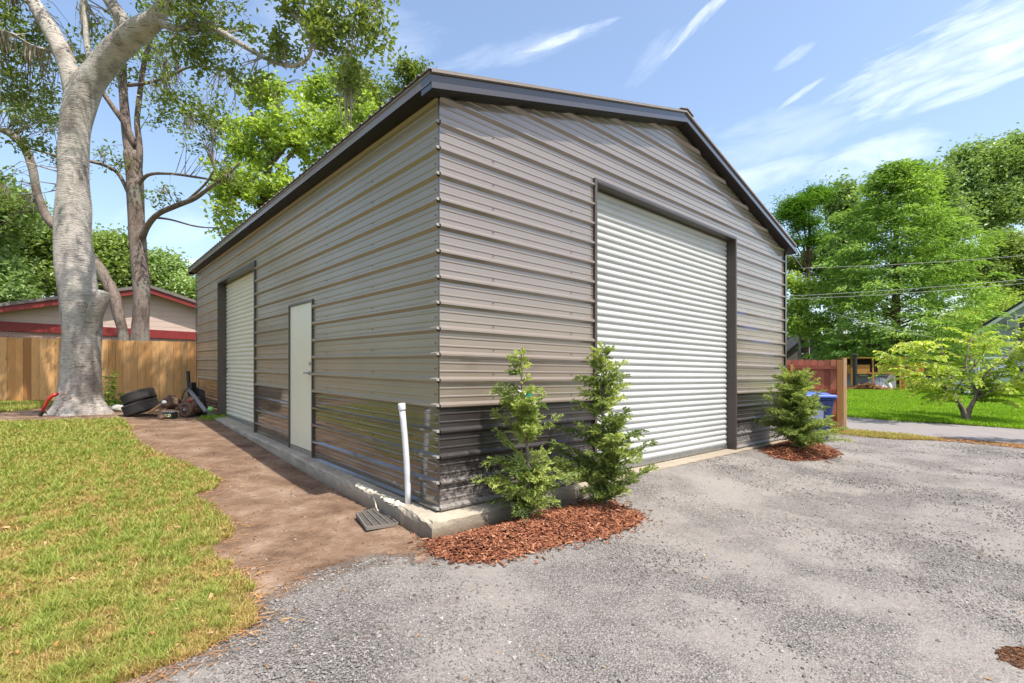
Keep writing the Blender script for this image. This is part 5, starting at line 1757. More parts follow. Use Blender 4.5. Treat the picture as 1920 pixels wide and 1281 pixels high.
# trees beyond the house
def back_tree(name, label, px, D, trunk_px, blobs, n, per, spread, size, mat, seed, aspect=0.55, flat=0.7, twigs=True, top=None, tmat='bark2', group=None, droop=0.0, shell=0.5, up=0.35, bias=0.0):
    b = P(px, 700, D); b.z = gzf(b.x, b.y)
    root = thing(name, label, 'tree', b, group)
    mb = MB()
    top = top or (px, min(bb[1] for bb in blobs) + 30)
    midy = 0.5 * (top[1] + 690)
    limb(mb, [(b.x, b.y, b.z - 0.1, trunk_px * 0.62 / FPX * D)] + pxl(D, [(px, midy + 60, trunk_px), (0.5 * (px + top[0]), midy, trunk_px * 0.8), (top[0], top[1], trunk_px * 0.25)]), 5, 10, 0.05, seed)
    for i, bb in enumerate(blobs):
        q = P(bb[0], bb[1], D)
        a = P(0.5 * (px + top[0]), midy + 0.4 * (bb[1] - midy) + 10, D)
        m = (a + q) / 2 + Vector((0, 0, 0.3))
        mb.tube([a, m, q], [trunk_px * 0.22 / FPX * D, trunk_px * 0.15 / FPX * D, trunk_px * 0.06 / FPX * D], 6, 0, False)
    mb.build('trunk', M[tmat], root, True)
    bl = [blob(bb[0], bb[1], D + (bb[5] if len(bb) > 5 else 0), bb[2], bb[3], bb[4], bb[2] * bb[3]) for bb in blobs]
    crown('crown', bl, n, per, spread, size, mat, root, seed, aspect, flat, droop, up, shell, bias)
    return root
back_tree('shade_tree', 'dense mid-green tree at the left edge beyond the house', 40, 33, 18,
          [(20, 480, 75, 60, 2.5), (70, 440, 60, 50, 2.2), (-40, 430, 80, 80, 2.6), (60, 520, 80, 45, 2.2), (0, 560, 60, 40, 2)], 420, 60, 0.5, 0.32, M['leaf_mid'], 71)
back_tree('shade_tree', 'rounded olive-green tree showing between the two trunks beyond the house', 210, 36, 14,
          [(200, 480, 60, 55, 2.4), (150, 500, 60, 50, 2.2), (235, 520, 55, 45, 2.2), (180, 540, 70, 40, 2.4)], 380, 56, 0.5, 0.32, M['leaf_mid'], 72, bias=0.08)
back_tree('shade_tree', 'lower green tree between the second trunk and the garage eave', 310, 38, 12,
          [(300, 510, 45, 45, 2.2), (335, 540, 40, 35, 2), (280, 530, 50, 45, 2.2), (360, 555, 30, 28, 1.6)], 300, 50, 0.48, 0.3, M['leaf_dark'], 73, bias=0.1)
back_tree('shade_tree', 'shadowy tree with hanging moss behind the roof at the far left edge', -60, 28, 18,
          [(-40, 500, 70, 70, 2), (10, 555, 50, 32, 1.8), (-90, 400, 90, 90, 2.5), (15, 400, 40, 60, 1.8)], 320, 50, 0.45, 0.3, M['leaf_dark'], 74)

# ------------------------------------------------------------------ things lying between the tree and the garage
def tyre(c, axis, R0, w, parent_label, hub=False, name='tyre', mat='rubber', seed=0):
    c = Vector(c); ax = Vector(axis).normalized()
    root = thing(name, parent_label, 'tyre', c, None)
    pr = []
    h = w / 2
    for z, r in [(-h * .62, R0 * .60), (-h * .9, R0 * .68), (-h, R0 * .82), (-h * .93, R0 * .93), (-h * .78, R0 * .985)]:
        pr.append((r, z))
    zs = np.linspace(-h * .72, h * .72, 21)
    for i, z in enumerate(zs):
        pr.append((R0 * (1.0 if i % 4 else 0.975), z))
    for r, z in list(reversed(pr[:5])):
        pr.append((r, -z))
    pr += [(R0 * .57, h * .5), (R0 * .56, 0), (R0 * .57, -h * .5), pr[0]]
    mb = MB(); mb.lathe(c, pr, ax, 44, 0, False)
    o = mb.build('casing', M[mat], root, True)
    # tread blocks
    tb_ = MB()
    ref = Vector((1, 0, 0)); x = (ref - ax * ref.dot(ax)).normalized(); y = ax.cross(x)
    for j in range(56):
        a = 2 * math.pi * j / 56
        for sgn in (-1, 1):
            d = x * math.cos(a) + y * math.sin(a); t = ax.cross(d)
            p = c + d * (R0 * 0.985) + ax * (sgn * h * .6)
            q_ = c + d * (R0 * 0.95) + ax * (sgn * h * .93)
            tb_.bar(p, q_, 0.024, 0.022, up=tuple(d))
    tb_.build('tread', M[mat], root)
    return root
g0 = ground(262, 783)
ax1 = Vector((-0.30, -0.10, 0.95)).normalized()
ty1 = g0 + Vector((-0.20, 0.3, 0.2))
tyre(ty1, ax1, 0.335, 0.25, 'worn black tyre at the bottom of the two-tyre stack by the tree')
ax2 = Vector((-0.36, -0.02, 0.93)).normalized()
tyre(ty1 + ax1 * 0.243 + Vector((0.02, 0.03, 0.0)), ax2, 0.315, 0.225, 'worn black tyre lying on top of the other tyre')

def lump(name, label, cat, c, size, mat, seed, group=None, flat=0.6, sub=3, noise_=0.25):
    """an irregular rounded heap"""
    rr = np.random.default_rng(seed)
    V_, F_ = [], []
    n, m = 18, 12
    for i in range(m + 1):
        th = math.pi * i / m
        for j in range(n):
            a = 2 * math.pi * j / n
            V_.append((math.sin(th) * math.cos(a), math.sin(th) * math.sin(a), math.cos(th)))
    V_ = np.array(V_)
    k = 1 + noise_ * vnoise(V_ * 1.2, seed)
    V_ = V_ * k[:, None] * np.asarray(size) + np.asarray(c) + np.array([0, 0, size[2] * 0.8])
    for i in range(m):
        for j in range(n):
            a = i * n + j; b_ = i * n + (j + 1) % n
            F_.append((a, a + n, b_ + n, b_))
    o = mesh_obj(name, V_, F_, mat, None, True, loc=c)
    tag(o, label, cat, group)
    return o
g0 = ground(216, 772)
lump('cloth_sack', 'grey-white sack lying flat between the sapling and the tyres', 'sack', g0 + Vector((0, 0.1, 0)), (0.19, 0.13, 0.085), M['cloth_white'], 81)
g0 = ground(228, 766)
lump('cloth_bundle', 'small pale upright bundle leaning behind the tyres', 'bundle', g0 + Vector((0.02, 0.3, 0)), (0.1, 0.09, 0.14), M['cloth_white'], 82)

# red bent bar at the large tree
g0 = ground(76, 781)
rb = thing('metal_bar', 'bent red metal bar with a dark foot leaning against the large tree', 'metal bar', g0)
mb = MB()
q0 = Vector(g0) + Vector((0.0, 0, 0.02))
tr_ = lambda px, py, d=0.0: P(px, py, g0.y + d)
mb.tube([tr_(79, 772), tr_(85, 760), tr_(91, 749), tr_(97, 743), tr_(104, 740, .05), tr_(109, 738, .1)], [0.03, 0.032, 0.034, 0.04, 0.045, 0.03], 10)
mb.build('bar', M['red_paint'], rb, True)
mb = MB(); mb.bar(tr_(75, 780), tr_(79.5, 771), 0.06, 0.05); mb.bar(tr_(78, 769), tr_(88, 775, 0.05), 0.035, 0.03)
mb.build('foot', M['black_plastic'], rb, bevel=0.008)

# battery box with a pale mark
g0 = ground(318, 785)
bb_ = thing('battery_box', 'small black battery box with pale lettering in front of the junk pile', 'battery', g0)
mb = MB(); mb.box((-0.125, -0.08, 0), (0.125, 0.08, 0.135), lambda x_, y_, z_: (g0.x + x_ * .995 + y_ * .1, g0.y + y_ * .995 - x_ * .1, g0.z + z_)); mb.build('case', M['black_plastic'], bb_, bevel=0.008)
mb = MB(); mb.box((-0.13, -0.085, 0.136), (0.13, 0.085, 0.155), lambda x_, y_, z_: (g0.x + x_ * .995 + y_ * .1, g0.y + y_ * .995 - x_ * .1, g0.z + z_)); mb.build('lid', M['grey_plastic'], bb_, bevel=0.006)
mb = MB()
fx = lambda x_, z_: Vector((g0.x + x_ * .995 - 0.082 * .1, g0.y - 0.0825 * .995 - x_ * .1, g0.z + z_))
for cx_, rx_, a0_, a1_ in ((-0.045, 0.026, 0, 360), (0.012, 0.026, 60, 300), (0.062, 0.024, 0, 360)):
    pp = [fx(cx_ + rx_ * math.cos(R(a)), 0.072 + 0.026 * math.sin(R(a))) for a in np.linspace(a0_, a1_, 18)]
    mb.tube(pp, 0.0075, 5)
mb.build('lettering', M['pale_green'], bb_)

# small engine lump with a wheel
g0 = ground(343, 783)
mw = thing('old_mower', 'rusty old mower with one brown wheel in the junk pile', 'mower', g0)
wc = Vector(g0) + Vector((0.03, 0.08, 0.16))
mb = MB(); axw = Vector((-0.25, -1, 0.1)).normalized()
mb.lathe(wc, [(0.10, -0.05), (0.15, -0.055), (0.172, -0.03), (0.176, 0), (0.172, 0.03), (0.15, 0.055), (0.10, 0.05), (0.1, -0.05)], axw, 30, 0, False)
wh = mb.build('tyre', M['rust'], mw, True)
mb = MB(); mb.lathe(wc, [(0.03, 0.06), (0.05, 0.045), (0.098, 0.03), (0.102, 0.03), (0.102, -0.02)], axw, 26, 0, True); mb.build('rim', M['rust'], mw, True)
mb = MB(); mb.lathe(wc + axw * 0.06, [(0.025, -0.02), (0.025, 0.012), (0.012, 0.018)], axw, 14); mb.build('hub', M['grey_metal'], mw)
deck = MB()
c = Vector(g0) + Vector((-0.02, 0.35, 0.0))
rrd = random.Random(3)
prd = []
for z_, r_ in ((0.12, 0.26), (0.2, 0.3), (0.26, 0.28), (0.32, 0.2), (0.37, 0.17), (0.43, 0.15), (0.45, 0.06)):
    prd.append((r_, z_))
deck.lathe(c, prd, (0.12, -0.08, 1), 16)
deck.bar(c + Vector((-0.33, -0.05, 0.17)), c + Vector((0.3, -0.12, 0.22)), 0.09, 0.07)
deck.bar(c + Vector((-0.1, -0.2, 0.32)), c + Vector((0.18, -0.16, 0.36)), 0.12, 0.09)
deck.bar(c + Vector((0.1, -0.25, 0.24)), c + Vector((0.3, -0.2, 0.33)), 0.07, 0.12)
deck.build('engine', M['rust'], mw, bevel=0.012)
mb = MB(); mb.tube([tr_ for tr_ in [P(341, 748, g0.y + .35), P(343, 740, g0.y + .35), P(347, 732, g0.y + .3), P(353, 728, g0.y + .3)]], 0.016, 8); mb.build('handle', M['rust'], mw, True)
mb = MB(); mb.lathe(P(358.5, 751, g0.y + 0.1), [(0.02, -0.03), (0.035, 0), (0.02, 0.03)], (0, 0, 1), 12); mb.build('cap', M['red_paint'], mw)

# dark upright post with holes, plate, leaning panel and grey tube
gp = ground(357, 781)
bp = thing('steel_post', 'tall dark steel post with a row of holes standing at the garage end', 'post', gp + Vector((0.1, .35, 0)))
Dp = gp.y + 0.35
mb = MB(); mb.bar(P(358, 775, Dp), P(352.5, 696, Dp), 0.062, 0.05); mb.build('post', M['black_plastic'], bp, bevel=0.004)
mb = MB()
for t in np.linspace(0.06, 0.28, 5):
    c = P(352.5, 696, Dp).lerp(P(358, 775, Dp), t) + Vector((0, -0.026, 0))
    mb.lathe(c, [(0.011, -0.002), (0.011, 0.002)], (0, -1, 0), 10)
mb.build('hole', M['rust'], bp)
mb = MB(); mb.bar(P(361.5, 742, Dp - .06), P(361.5, 717, Dp - .06), 0.16, 0.05); mb.build('bracket', M['black_plastic'], bp, bevel=0.006)
pn = thing('plastic_sheet', 'dark grey plastic panel leaning against the garage side behind the grey tube', 'panel', gp + Vector((0.3, .2, 0)))
mb = MB(); mb.hexa([P(364, 778, Dp - .1), P(389, 778, Dp - .3), P(389, 778, Dp - .27), P(364, 778, Dp - .07), P(366, 726, Dp), P(384, 732, Dp - .2), P(384, 732, Dp - .17), P(366, 726, Dp + .03)])
mb.build('panel', M['black_plastic'], pn, bevel=0.004)
mb = MB()
for t in (0.25, 0.5, 0.75):
    mb.bar(P(364, 778, Dp - .115).lerp(P(389, 778, Dp - .315), t), P(366, 726, Dp - .015).lerp(P(384, 732, Dp - .215), t), 0.02, 0.012)
mb.build('rib', M['black_plastic'], pn)
gt = thing('grey_tube', 'light grey square tube leaning diagonally on the dark post', 'tube', ground(387, 774))
mb = MB(); mb.bar(P(385.5, 771, Dp - .75), P(355.5, 732, Dp - .12), 0.065, 0.05); mb.build('tube', M['grey_metal'], gt, bevel=0.006)
mb = MB(); mb.bar(P(356.4, 733, Dp - .135), P(353.2, 729, Dp - .08), 0.075, 0.06); mb.build('end_cap', M['grey_plastic'], gt, bevel=0.006)
gb_ = P(394.5, 767, gp.y - 0.3)
mb = MB(); mb.lathe(gb_, [(0.055 * math.sin(t) + 0.0005, -0.055 * math.cos(t)) for t in np.linspace(0, math.pi, 13)], (0, 0, 1), 18)
o = mb.build('ball', M['green_plastic'], None, True, loc=gb_); tag(o, 'pale green ball lying at the foot of the garage side', 'ball')
gb_ = P(308, 754.5, gp.y - 0.1)
mb = MB(); mb.lathe(gb_, [(0.05 * math.sin(t) + 0.0005, -0.04 * math.cos(t)) for t in np.linspace(0, math.pi, 13)], (0.2, 0, 1), 18)
o = mb.build('ball', M['tag_white'], None, True, loc=gb_); tag(o, 'small white ball on the junk right of the tyres', 'ball')
# broken boards and a dark heap
def plank(px0, py0, px1, py1, d0, d1, w, h, label, mat):
    a = P(px0, py0, d0); b_ = P(px1, py1, d1)
    mb = MB(); mb.bar(a, b_, w, h)
    o = mb.build('plank', mat, None, bevel=0.004, loc=a); tag(o, label, 'plank')
gD = gp.y
plank(280, 774, 303, 757, gD - .35, gD - .1, 0.09, 0.025, 'reddish broken plank slanting up beside the tyres', M['scrapwood'])
plank(286, 775, 312, 766, gD - .5, gD - .4, 0.12, 0.03, 'pale broken plank lying low in front of the tyres', M['scrapwood'])
g0 = ground(300, 787)
lump('dirt_clod', 'dark clod of earth and roots left of the battery box', 'clod', g0 + Vector((-0.03, 0.1, -0.02)), (0.09, 0.09, 0.07), M['rust'], 86, noise_=0.45)
g0 = ground(318, 768)
lump('crumpled_tarp', 'crumpled dark brown tarp heaped between the planks and the mower', 'tarp', g0 + Vector((-0.05, 0.1, 0)), (0.24, 0.16, 0.17), M['rust'], 87, noise_=0.5)
g0 = ground(303, 765)
lump('rubber_scrap', 'black rubber scrap poking up right of the tyre stack', 'scrap', g0 + Vector((0.02, 0.35, 0.05)), (0.16, 0.14, 0.14), M['black_plastic'], 88, noise_=0.4)

# leafy sapling at the fence
g0 = ground(206, 768)
sp = thing('sapling', 'slim leafy sapling against the fence right of the large tree', 'sapling', g0 + Vector((0, .5, 0)))
mb = MB(); C_, D_ = [], []
rr = np.random.default_rng(91)
for px, top, h0 in ((206, 690, 768), (203, 720, 768), (218, 728, 764), (212, 745, 768), (232, 738, 762)):
    a = P(px + rr.uniform(-2, 2), h0, g0.y + .5); b_ = P(px, top, g0.y + .5)
    mb.tube([a, a.lerp(b_, .5) + Vector((rr.normal(0, .03), rr.normal(0, .05), 0)), b_], [0.008, 0.006, 0.003], 6)
    k = int((h0 - top) / 1.1)
    for i in range(k):
        t = rr.uniform(0.15, 1.0)
        az = rr.uniform(0, 6.28)
        d = np.array([math.cos(az), math.sin(az), 0.1])
        C_.append(np.array(a.lerp(b_, t)) + d * rr.uniform(0.04, 0.17)); D_.append(d)
mb.build('stem', M['bark2'], sp)
leaf_cloud('foliage', np.array(C_), 0.13, M['sapling'], sp, 0.42, 0.6, 0, None, 92, 0.2, np.array(D_))
# tuft of weeds at the wall foot
gx_, gy_ = [], []
c = ground(398, 786)
rr = np.random.default_rng(93)
x = c.x + rr.normal(0, 0.13, 260); y = c.y + 0.2 + rr.normal(0, 0.2, 260)
o = blades('weeds', x, y, gz(x, y), 0.06 + 0.06 * rr.uniform(0, 1, 260), 0.016, 0.8, M['grass_lush'], rr.uniform(0, 1, 260), 94)
tag(o, 'small tuft of green weeds at the foot of the garage side', 'weeds', kind='stuff')

# ------------------------------------------------------------------ right-hand side
# red-stained fence with its end post
RA = P(1462, 700, 12.9); RB = P(1577, 700, 12.3)
rf = thing('board_fence', 'short red-stained board fence with a new wooden end post right of the garage', 'fence', (RB.x, RB.y, gzf(RB.x, RB.y)))
board_fence(RA, RB, 1.80, 0.14, M['redwood'], rf, dog=0.03, rails=(0.42, 1.02, 1.62), rail_side=1, seed=8, gap=0.004, railmat=M['redwood'], posts=[])
def upright(a, w, d, h, name, root, mat):
    g = gzf(a.x, a.y)
    mb = MB(); mb.bar((a.x, a.y, g - 0.05), (a.x, a.y, g + h), w, d, up=(0.35, 0.94, 0))
    mb.build(name, mat, root, bevel=0.006)
upright(P(1573.5, 700, 12.15), 0.115, 0.05, 1.80, 'post', rf, M['brownpost'])
upright(P(1583.5, 700, 12.28), 0.075, 0.09, 1.84, 'post', rf, M['palepost'])
upright(P(1484, 700, 12.65), 0.06, 0.05, 1.68, 'post', rf, M['postwood'])

# blue wheeled bin
bc = P(1512, 700, 10.6); bg = gzf(bc.x, bc.y)
bin_ = thing('wheeled_bin', 'large blue wheeled recycling bin between the evergreen and the red fence', 'bin', (bc.x, bc.y, bg))
ca, sa = math.cos(R(-14)), math.sin(R(-14))
fb = lambda x_, y_, z_: (bc.x + x_ * ca - y_ * sa, bc.y + x_ * sa + y_ * ca, bg + z_)
mb = MB()
def taper(z0, z1, w0, d0, w1, d1, yo0=0, yo1=0, m=0):
    mb.hexa([fb(-w0, -d0 + yo0, z0), fb(w0, -d0 + yo0, z0), fb(w0, d0 + yo0, z0), fb(-w0, d0 + yo0, z0), fb(-w1, -d1 + yo1, z1), fb(w1, -d1 + yo1, z1), fb(w1, d1 + yo1, z1), fb(-w1, d1 + yo1, z1)], m)
taper(0.10, 0.90, 0.31, 0.31, 0.40, 0.40)
taper(0.90, 0.95, 0.42, 0.42, 0.42, 0.42)
mb.build('body', M['bin_body'], bin_, bevel=0.03)
mb = MB()
taper(0.952, 1.02, 0.45, 0.46, 0.43, 0.44)
taper(1.0205, 1.055, 0.36, 0.37, 0.28, 0.3)
lid = mb.build('lid', M['bin_blue'], bin_, bevel=0.025)
mb = MB(); mb.bar(fb(-0.36, 0.52, 0.98), fb(0.36, 0.52, 0.98), 0.035); mb.bar(fb(-0.34, 0.44, 0.95), fb(-0.34, 0.52, 0.98), 0.04); mb.bar(fb(0.34, 0.44, 0.95), fb(0.34, 0.52, 0.98), 0.04); mb.build('handle', M['bin_blue'], bin_)
for sx in (-1, 1):
    mb = MB(); mb.lathe(fb(sx * 0.33, 0.32, 0.13), [(0.05, -0.03), (0.125, -0.03), (0.13, -0.015), (0.13, 0.015), (0.125, 0.03), (0.05, 0.03)], (ca, sa, 0), 20); mb.build('wheel', M['black_plastic'], bin_, True)
mb = MB(); mb.box((-0.2, -0.402, 0.45), (0.2, -0.372, 0.72), lambda x_, y_, z_: fb(x_, y_ + (0.9 - z_) * 0.05, z_)); mb.build('print', M['bin_mark'], bin_)

# redbud by the road
def branching(root, base, forks, mat, seed, depth=4, ln=0.8, rad=0.07):
    """forked limbs; returns the ends and the skeleton"""
    rr = np.random.default_rng(seed)
    mb = MB(); sk = []; ends = []
    def grow(p, d, r, l, k):
        n = 4
        pts = [p]
        for i in range(n):
            d = (d + Vector(rr.normal(0, 0.13, 3)) + Vector((0, 0, 0.02))).normalized()
            pts.append(pts[-1] + d * (l / n))
        mb.tube(pts, [r * (1 - 0.38 * i / n) for i in range(n + 1)], 8 if k > 1 else 5, 0, False, 0.05, int(rr.integers(1e6)))
        sk.extend([tuple(q) for q in pts])
        if k == 0:
            ends.append(pts[-1]); return
        for c in range(rr.integers(2, 4)):
            az = rr.uniform(0, 6.28)
            side = Vector((math.cos(az), math.sin(az), rr.uniform(-0.1, 0.35)))
            grow(pts[-1 if c < 2 else -2], (d * 0.75 + side * 0.62).normalized(), r * 0.6, l * rr.uniform(0.66, 0.88), k - 1)
    for d, l, r in forks:
        grow(Vector(base), Vector(d).normalized(), r, l, depth)
    mb.build('trunk', mat, root, True)
    return ends, sk
rb0 = ground(1811, 791)
rt = thing('redbud_tree', 'small spreading yellow-green tree with a forked trunk beside the road', 'tree', rb0)
DR = rb0.y
mb = MB(); skr = []
for sd_, pts in ((1, [(1811, 796, 19), (1808, 776, 15), (1795, 752, 10), (1775, 735, 7), (1745, 715, 5), (1715, 695, 4), (1685, 675, 3)]),
                 (2, [(1797, 754, 10), (1788, 730, 8, .2), (1785, 705, 6, .3), (1772, 670, 5, .3), (1760, 640, 3, .4)]),
                 (3, [(1813, 796, 18), (1816, 772, 14), (1826, 752, 10), (1832, 735, 7), (1838, 715, 6), (1860, 690, 5, -.3), (1890, 665, 4, -.5), (1920, 650, 3, -.6)]),
                 (4, [(1832, 738, 8), (1822, 715, 7, .4), (1812, 690, 6, .6), (1815, 655, 4, .7), (1822, 635, 3, .8)]),
                 (5, [(1828, 750, 7), (1855, 735, 6, -.4), (1890, 722, 4, -.8), (1930, 715, 3, -1)]),
                 (6, [(1780, 738, 6), (1760, 705, 5, -.5), (1740, 670, 4, -.9), (1725, 645, 3, -1)]),
                 (7, [(1790, 735, 6, .2), (1815, 700, 5, -.6), (1840, 670, 4, -1), (1850, 640, 3, -1.2)])):
    pts = [(q[0], q[1], q[2] * 0.85 if q[2] > 9 else q[2] * 0.55, *q[3:]) for q in pts]
    s = limb(mb, pxl(DR, pts), 5, 10, 0.06, 200 + sd_)
    skr += [tuple(q[:3]) for q in s]
mb.build('trunk', M['bark2'], rt, True)
def shoots(root, starts, centre, n, ln, leaf, mat, twmat, seed, droop=0.5, step=0.034):
    """arching shoots that carry their leaves in flat drooping layers"""
    rr = np.random.default_rng(seed)
    mb = MB(); C_, D_, RN = [], [], []
    st = np.array(starts)
    for i in range(n):
        a = Vector(st[rr.integers(len(st))])
        h = Vector((a.x - centre[0], a.y - centre[1], 0))
        if h.length < 0.05:
            h = Vector((1, 0, 0))
        az = math.atan2(h.y, h.x) + rr.normal(0, 0.7)
        d = Vector((math.cos(az), math.sin(az), rr.uniform(0.05, 0.75))).normalized()
        l = ln * rr.uniform(0.5, 1.35)
        k = 7
        pts = [a]
        for s_i in range(k):
            d = (d + Vector((rr.normal(0, .07), rr.normal(0, .07), -droop * s_i / k * 0.5))).normalized()
            pts.append(pts[-1] + d * (l / k))
        mb.tube(pts, [0.009 * (1 - 0.85 * q / k) + 0.001 for q in range(k + 1)], 4, 0, False)
        tone = rr.normal(0.5, 0.18)
        m = int(l / step)
        for q in range(m):
            f = (q + 0.8) / m
            if f < 0.12:
                continue
            g = min(int(f * k), k - 1)
            p = pts[g].lerp(pts[g + 1], f * k - g)
            dd = (pts[g + 1] - pts[g]).normalized()
            side = dd.cross(Vector((0, 0, 1)))
            side = side.normalized() if side.length > 0.05 else Vector((1, 0, 0))
            sg = 1 if q % 2 else -1
            ld = (side * sg * rr.uniform(0.5, 1) + dd * rr.uniform(0.3, 0.8) + Vector((0, 0, rr.uniform(-0.75, 0.05)))).normalized()
            C_.append(np.array(p + ld * leaf * 0.6)); D_.append(np.array(ld)); RN.append(tone + 0.22 * (f - .4) + rr.normal(0, .14))
    mb.build('shoot', twmat, root)
    leaf_cloud('crown', np.array(C_), leaf, mat, root, 0.72, 0.7, 0, np.clip(np.array(RN), 0, 1), seed + 1, 0.2, np.array(D_), 0.3)
shoots(rt, [q for q in skr if q[2] > rb0.z + 0.55], (rb0.x, rb0.y), 255, 0.95, 0.12, M['redbud'], M['bark2'], 205)
# branch tips of a second small tree at the right edge
D5 = 10.5
b5 = P(2010, 700, D5); b5.z = gzf(b5.x, b5.y)
t5 = thing('roadside_tree', 'yellow-green tree mostly outside the right edge with leafy tips reaching in', 'tree', b5)
mb = MB(); s5 = []
for sd_, pts in ((1, [(2010, 800, 14), (2005, 730, 12), (1990, 680, 9), (1975, 620, 6), (1970, 560, 4)]), (2, [(1996, 700, 7), (1960, 660, 5), (1925, 630, 3), (1900, 618, 2)]), (3, [(2004, 730, 6), (1965, 700, 4), (1925, 690, 3)])):
    s = limb(mb, pxl(D5, pts), 5, 8, 0.05, 210 + sd_); s5 += [tuple(q[:3]) for q in s]
mb.build('trunk', M['bark'], t5, True)
twig_crown(t5, [blob(1985, 600, D5, 50, 50, .7, 3), blob(1925, 622, D5, 25, 12, .3, .5), blob(1950, 660, D5, 35, 25, .5, 1.4), blob(1930, 705, D5, 25, 18, .4, .6), blob(2020, 680, D5, 60, 60, .8, 3)],
           110, 15, 0.11, 0.09, M['redbud'], M['bark'], s5, 215, aspect=0.75, shell=0.25)

# chicken coop across the lawn
def coop():
    D = 31.0
    a = P(1585, 700, D + 0.6); b_ = P(1696, 700, D - 0.4)
    gz0 = 0.5 * (gzf(a.x, a.y) + gzf(b_.x, b_.y))
    ex = Vector((b_.x - a.x, b_.y - a.y, 0)); Ln = ex.length; ex.normalize()
    ey = Vector((-ex.y, ex.x, 0))
    root = thing('chicken_coop', 'long wooden chicken coop with open bays at the back of the lawn', 'coop', (a.x, a.y, gz0))
    f = lambda x_, y_, z_: tuple(Vector((a.x, a.y, gz0)) + ex * x_ + ey * y_ + Vector((0, 0, z_)))
    H = 2.02
    kx = Ln / 111.0                        # metres per pixel of the photograph
    X = lambda px: (px - 1585) * kx
    zz = lambda py: (734 - py) / 60.5 * H
    mb = MB()
    mb.box((0, 0, zz(675)), (Ln, 0.09, H), f)
    for px in (1585.5, 1597.5, 1606, 1638, 1695):
        mb.box((X(px) - .045, 0.005, 0), (X(px) + .045, 0.085, zz(675) - .001), f)
    mb.build('frame', M['coopwood'], root)
    mb = MB()
    mb.box((0.1, 0.02, zz(703)), (X(1597) - 0.05, 0.07, zz(686)), f)
    mb.box((X(1606.5) + .05, 0.02, zz(703)), (X(1632) - .001, 0.07, zz(686)), f)
    mb.box((X(1632), 0.02, zz(703)), (X(1647), 0.07, zz(700.5)), f)
    mb.box((X(1647) + .001, 0.02, zz(703)), (X(1694), 0.07, zz(686)), f)
    mb.build('siding', M['coopwood'], root)
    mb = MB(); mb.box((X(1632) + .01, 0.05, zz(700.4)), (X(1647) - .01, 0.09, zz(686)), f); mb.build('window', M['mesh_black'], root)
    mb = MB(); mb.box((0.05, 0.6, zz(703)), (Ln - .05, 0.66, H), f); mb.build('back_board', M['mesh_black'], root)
    mb = MB(); mb.box((-0.1, -0.12, H + .005), (Ln + .1, 1.5, H + 0.05), f); mb.build('roof', M['coopwood'], root)
    mb = MB(); mb.box((0.06, 1.1, 0.0), (Ln - .05, 1.16, zz(703.5)), f); mb.build('rear_panel', M['siding_grey'], root)
    mb = MB()
    for px0, px1 in ((1618, 1634), (1645, 1672)):
        mb.box((X(px0), 0.5, zz(707)), (X(px1), 0.56, zz(705.2)), f)
    mb.build('white_rail', M['white_paint'], root)
    mb = MB(); mb.tube([f(X(1601.5), -0.2, -0.05), f(X(1601.5), -0.2, zz(668))], 0.12, 10); mb.lathe(f(X(1601.5), -0.2, zz(668)), [(0.2, 0), (0.2, 0.04), (0.1, 0.08)], (0, 0, 1), 12)
    mb.build('stove_pipe', M['black_plastic'], root)
    # white tarp tent inside the second bay
    tw = P(1660, 733, D - 0.1)
    tr = thing('tarp_tent', 'white domed tarp with poles standing in the right bay of the coop', 'tent', f(X(1660), 0.9, 0))
    mb = MB()
    mb.lathe(f(X(1657), 0.85, 0), [(0.75, 0), (0.72, 0.25), (0.62, 0.5), (0.42, 0.72), (0.12, 0.84)], (0, 0, 1), 18)
    mb.build('cover', M['tent_white'], tr, True)
    mb = MB(); mb.bar(f(X(1656), 0.25, zz(712)), f(X(1673), 0.2, zz(728)), 0.07); mb.bar(f(X(1656), 0.25, zz(712)), f(X(1652), 0.2, zz(726)), 0.05); mb.build('pole', M['white_paint'], tr)
    # open slatted gate of orange wood
    gt_ = thing('slatted_gate', 'orange wooden slatted gate standing open right of the coop', 'gate', f(X(1698), -0.4, 0))
    mb = MB()
    zt = zz(699)
    for px in (1683.5, 1692.5, 1696.5):
        mb.box((X(px) - .05, -0.42, 0), (X(px) + .05, -0.36, zt), f)
    for z_ in (0.04, 0.32, 0.56, 0.80, 1.04, zt - .09):
        mb.box((X(1684.2), -0.415, z_), (X(1692), -0.365, z_ + .07), f)
    mb.build('frame', M['coopwood'], gt_)
    # raised wooden box behind the tree
    wb = thing('wooden_hutch', 'orange wooden hutch half hidden behind the small tree', 'hutch', f(X(1740), 0.2, 0))
    mb = MB()
    for px in (1713, 1728, 1752):
        mb.box((X(px) - .06, -0.1, 0), (X(px) + .06, 0.02, zz(682)), f)
    mb.box((X(1700), -0.13, zz(688)), (X(1753), 0.05, zz(684.5)), f)
    mb.box((X(1700), -0.13, zz(703)), (X(1753), 0.05, zz(699)), f)
    mb.box((X(1700), -0.09, zz(698.9)), (X(1727), 0.01, zz(688.1)), f)
    mb.box((X(1741), -0.09, zz(698.9)), (X(1753), 0.01, zz(688.1)), f)
    mb.box((X(1700), -0.09, 0.05), (X(1753), 0.01, 0.2), f)
    mb.build('frame', M['coopwood'], wb)
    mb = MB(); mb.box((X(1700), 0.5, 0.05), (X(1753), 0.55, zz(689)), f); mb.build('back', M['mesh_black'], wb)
    # brush heap
    rr = np.random.default_rng(301)
    n = 420
    x = rr.normal(0, 0.75, n); y = rr.normal(0, 0.25, n)
    p = np.array([f(X(1622) + i, -0.7 + j, 0) for i, j in zip(x, y)])
    hh = 0.42 * np.exp(-(x / 0.9) ** 2)
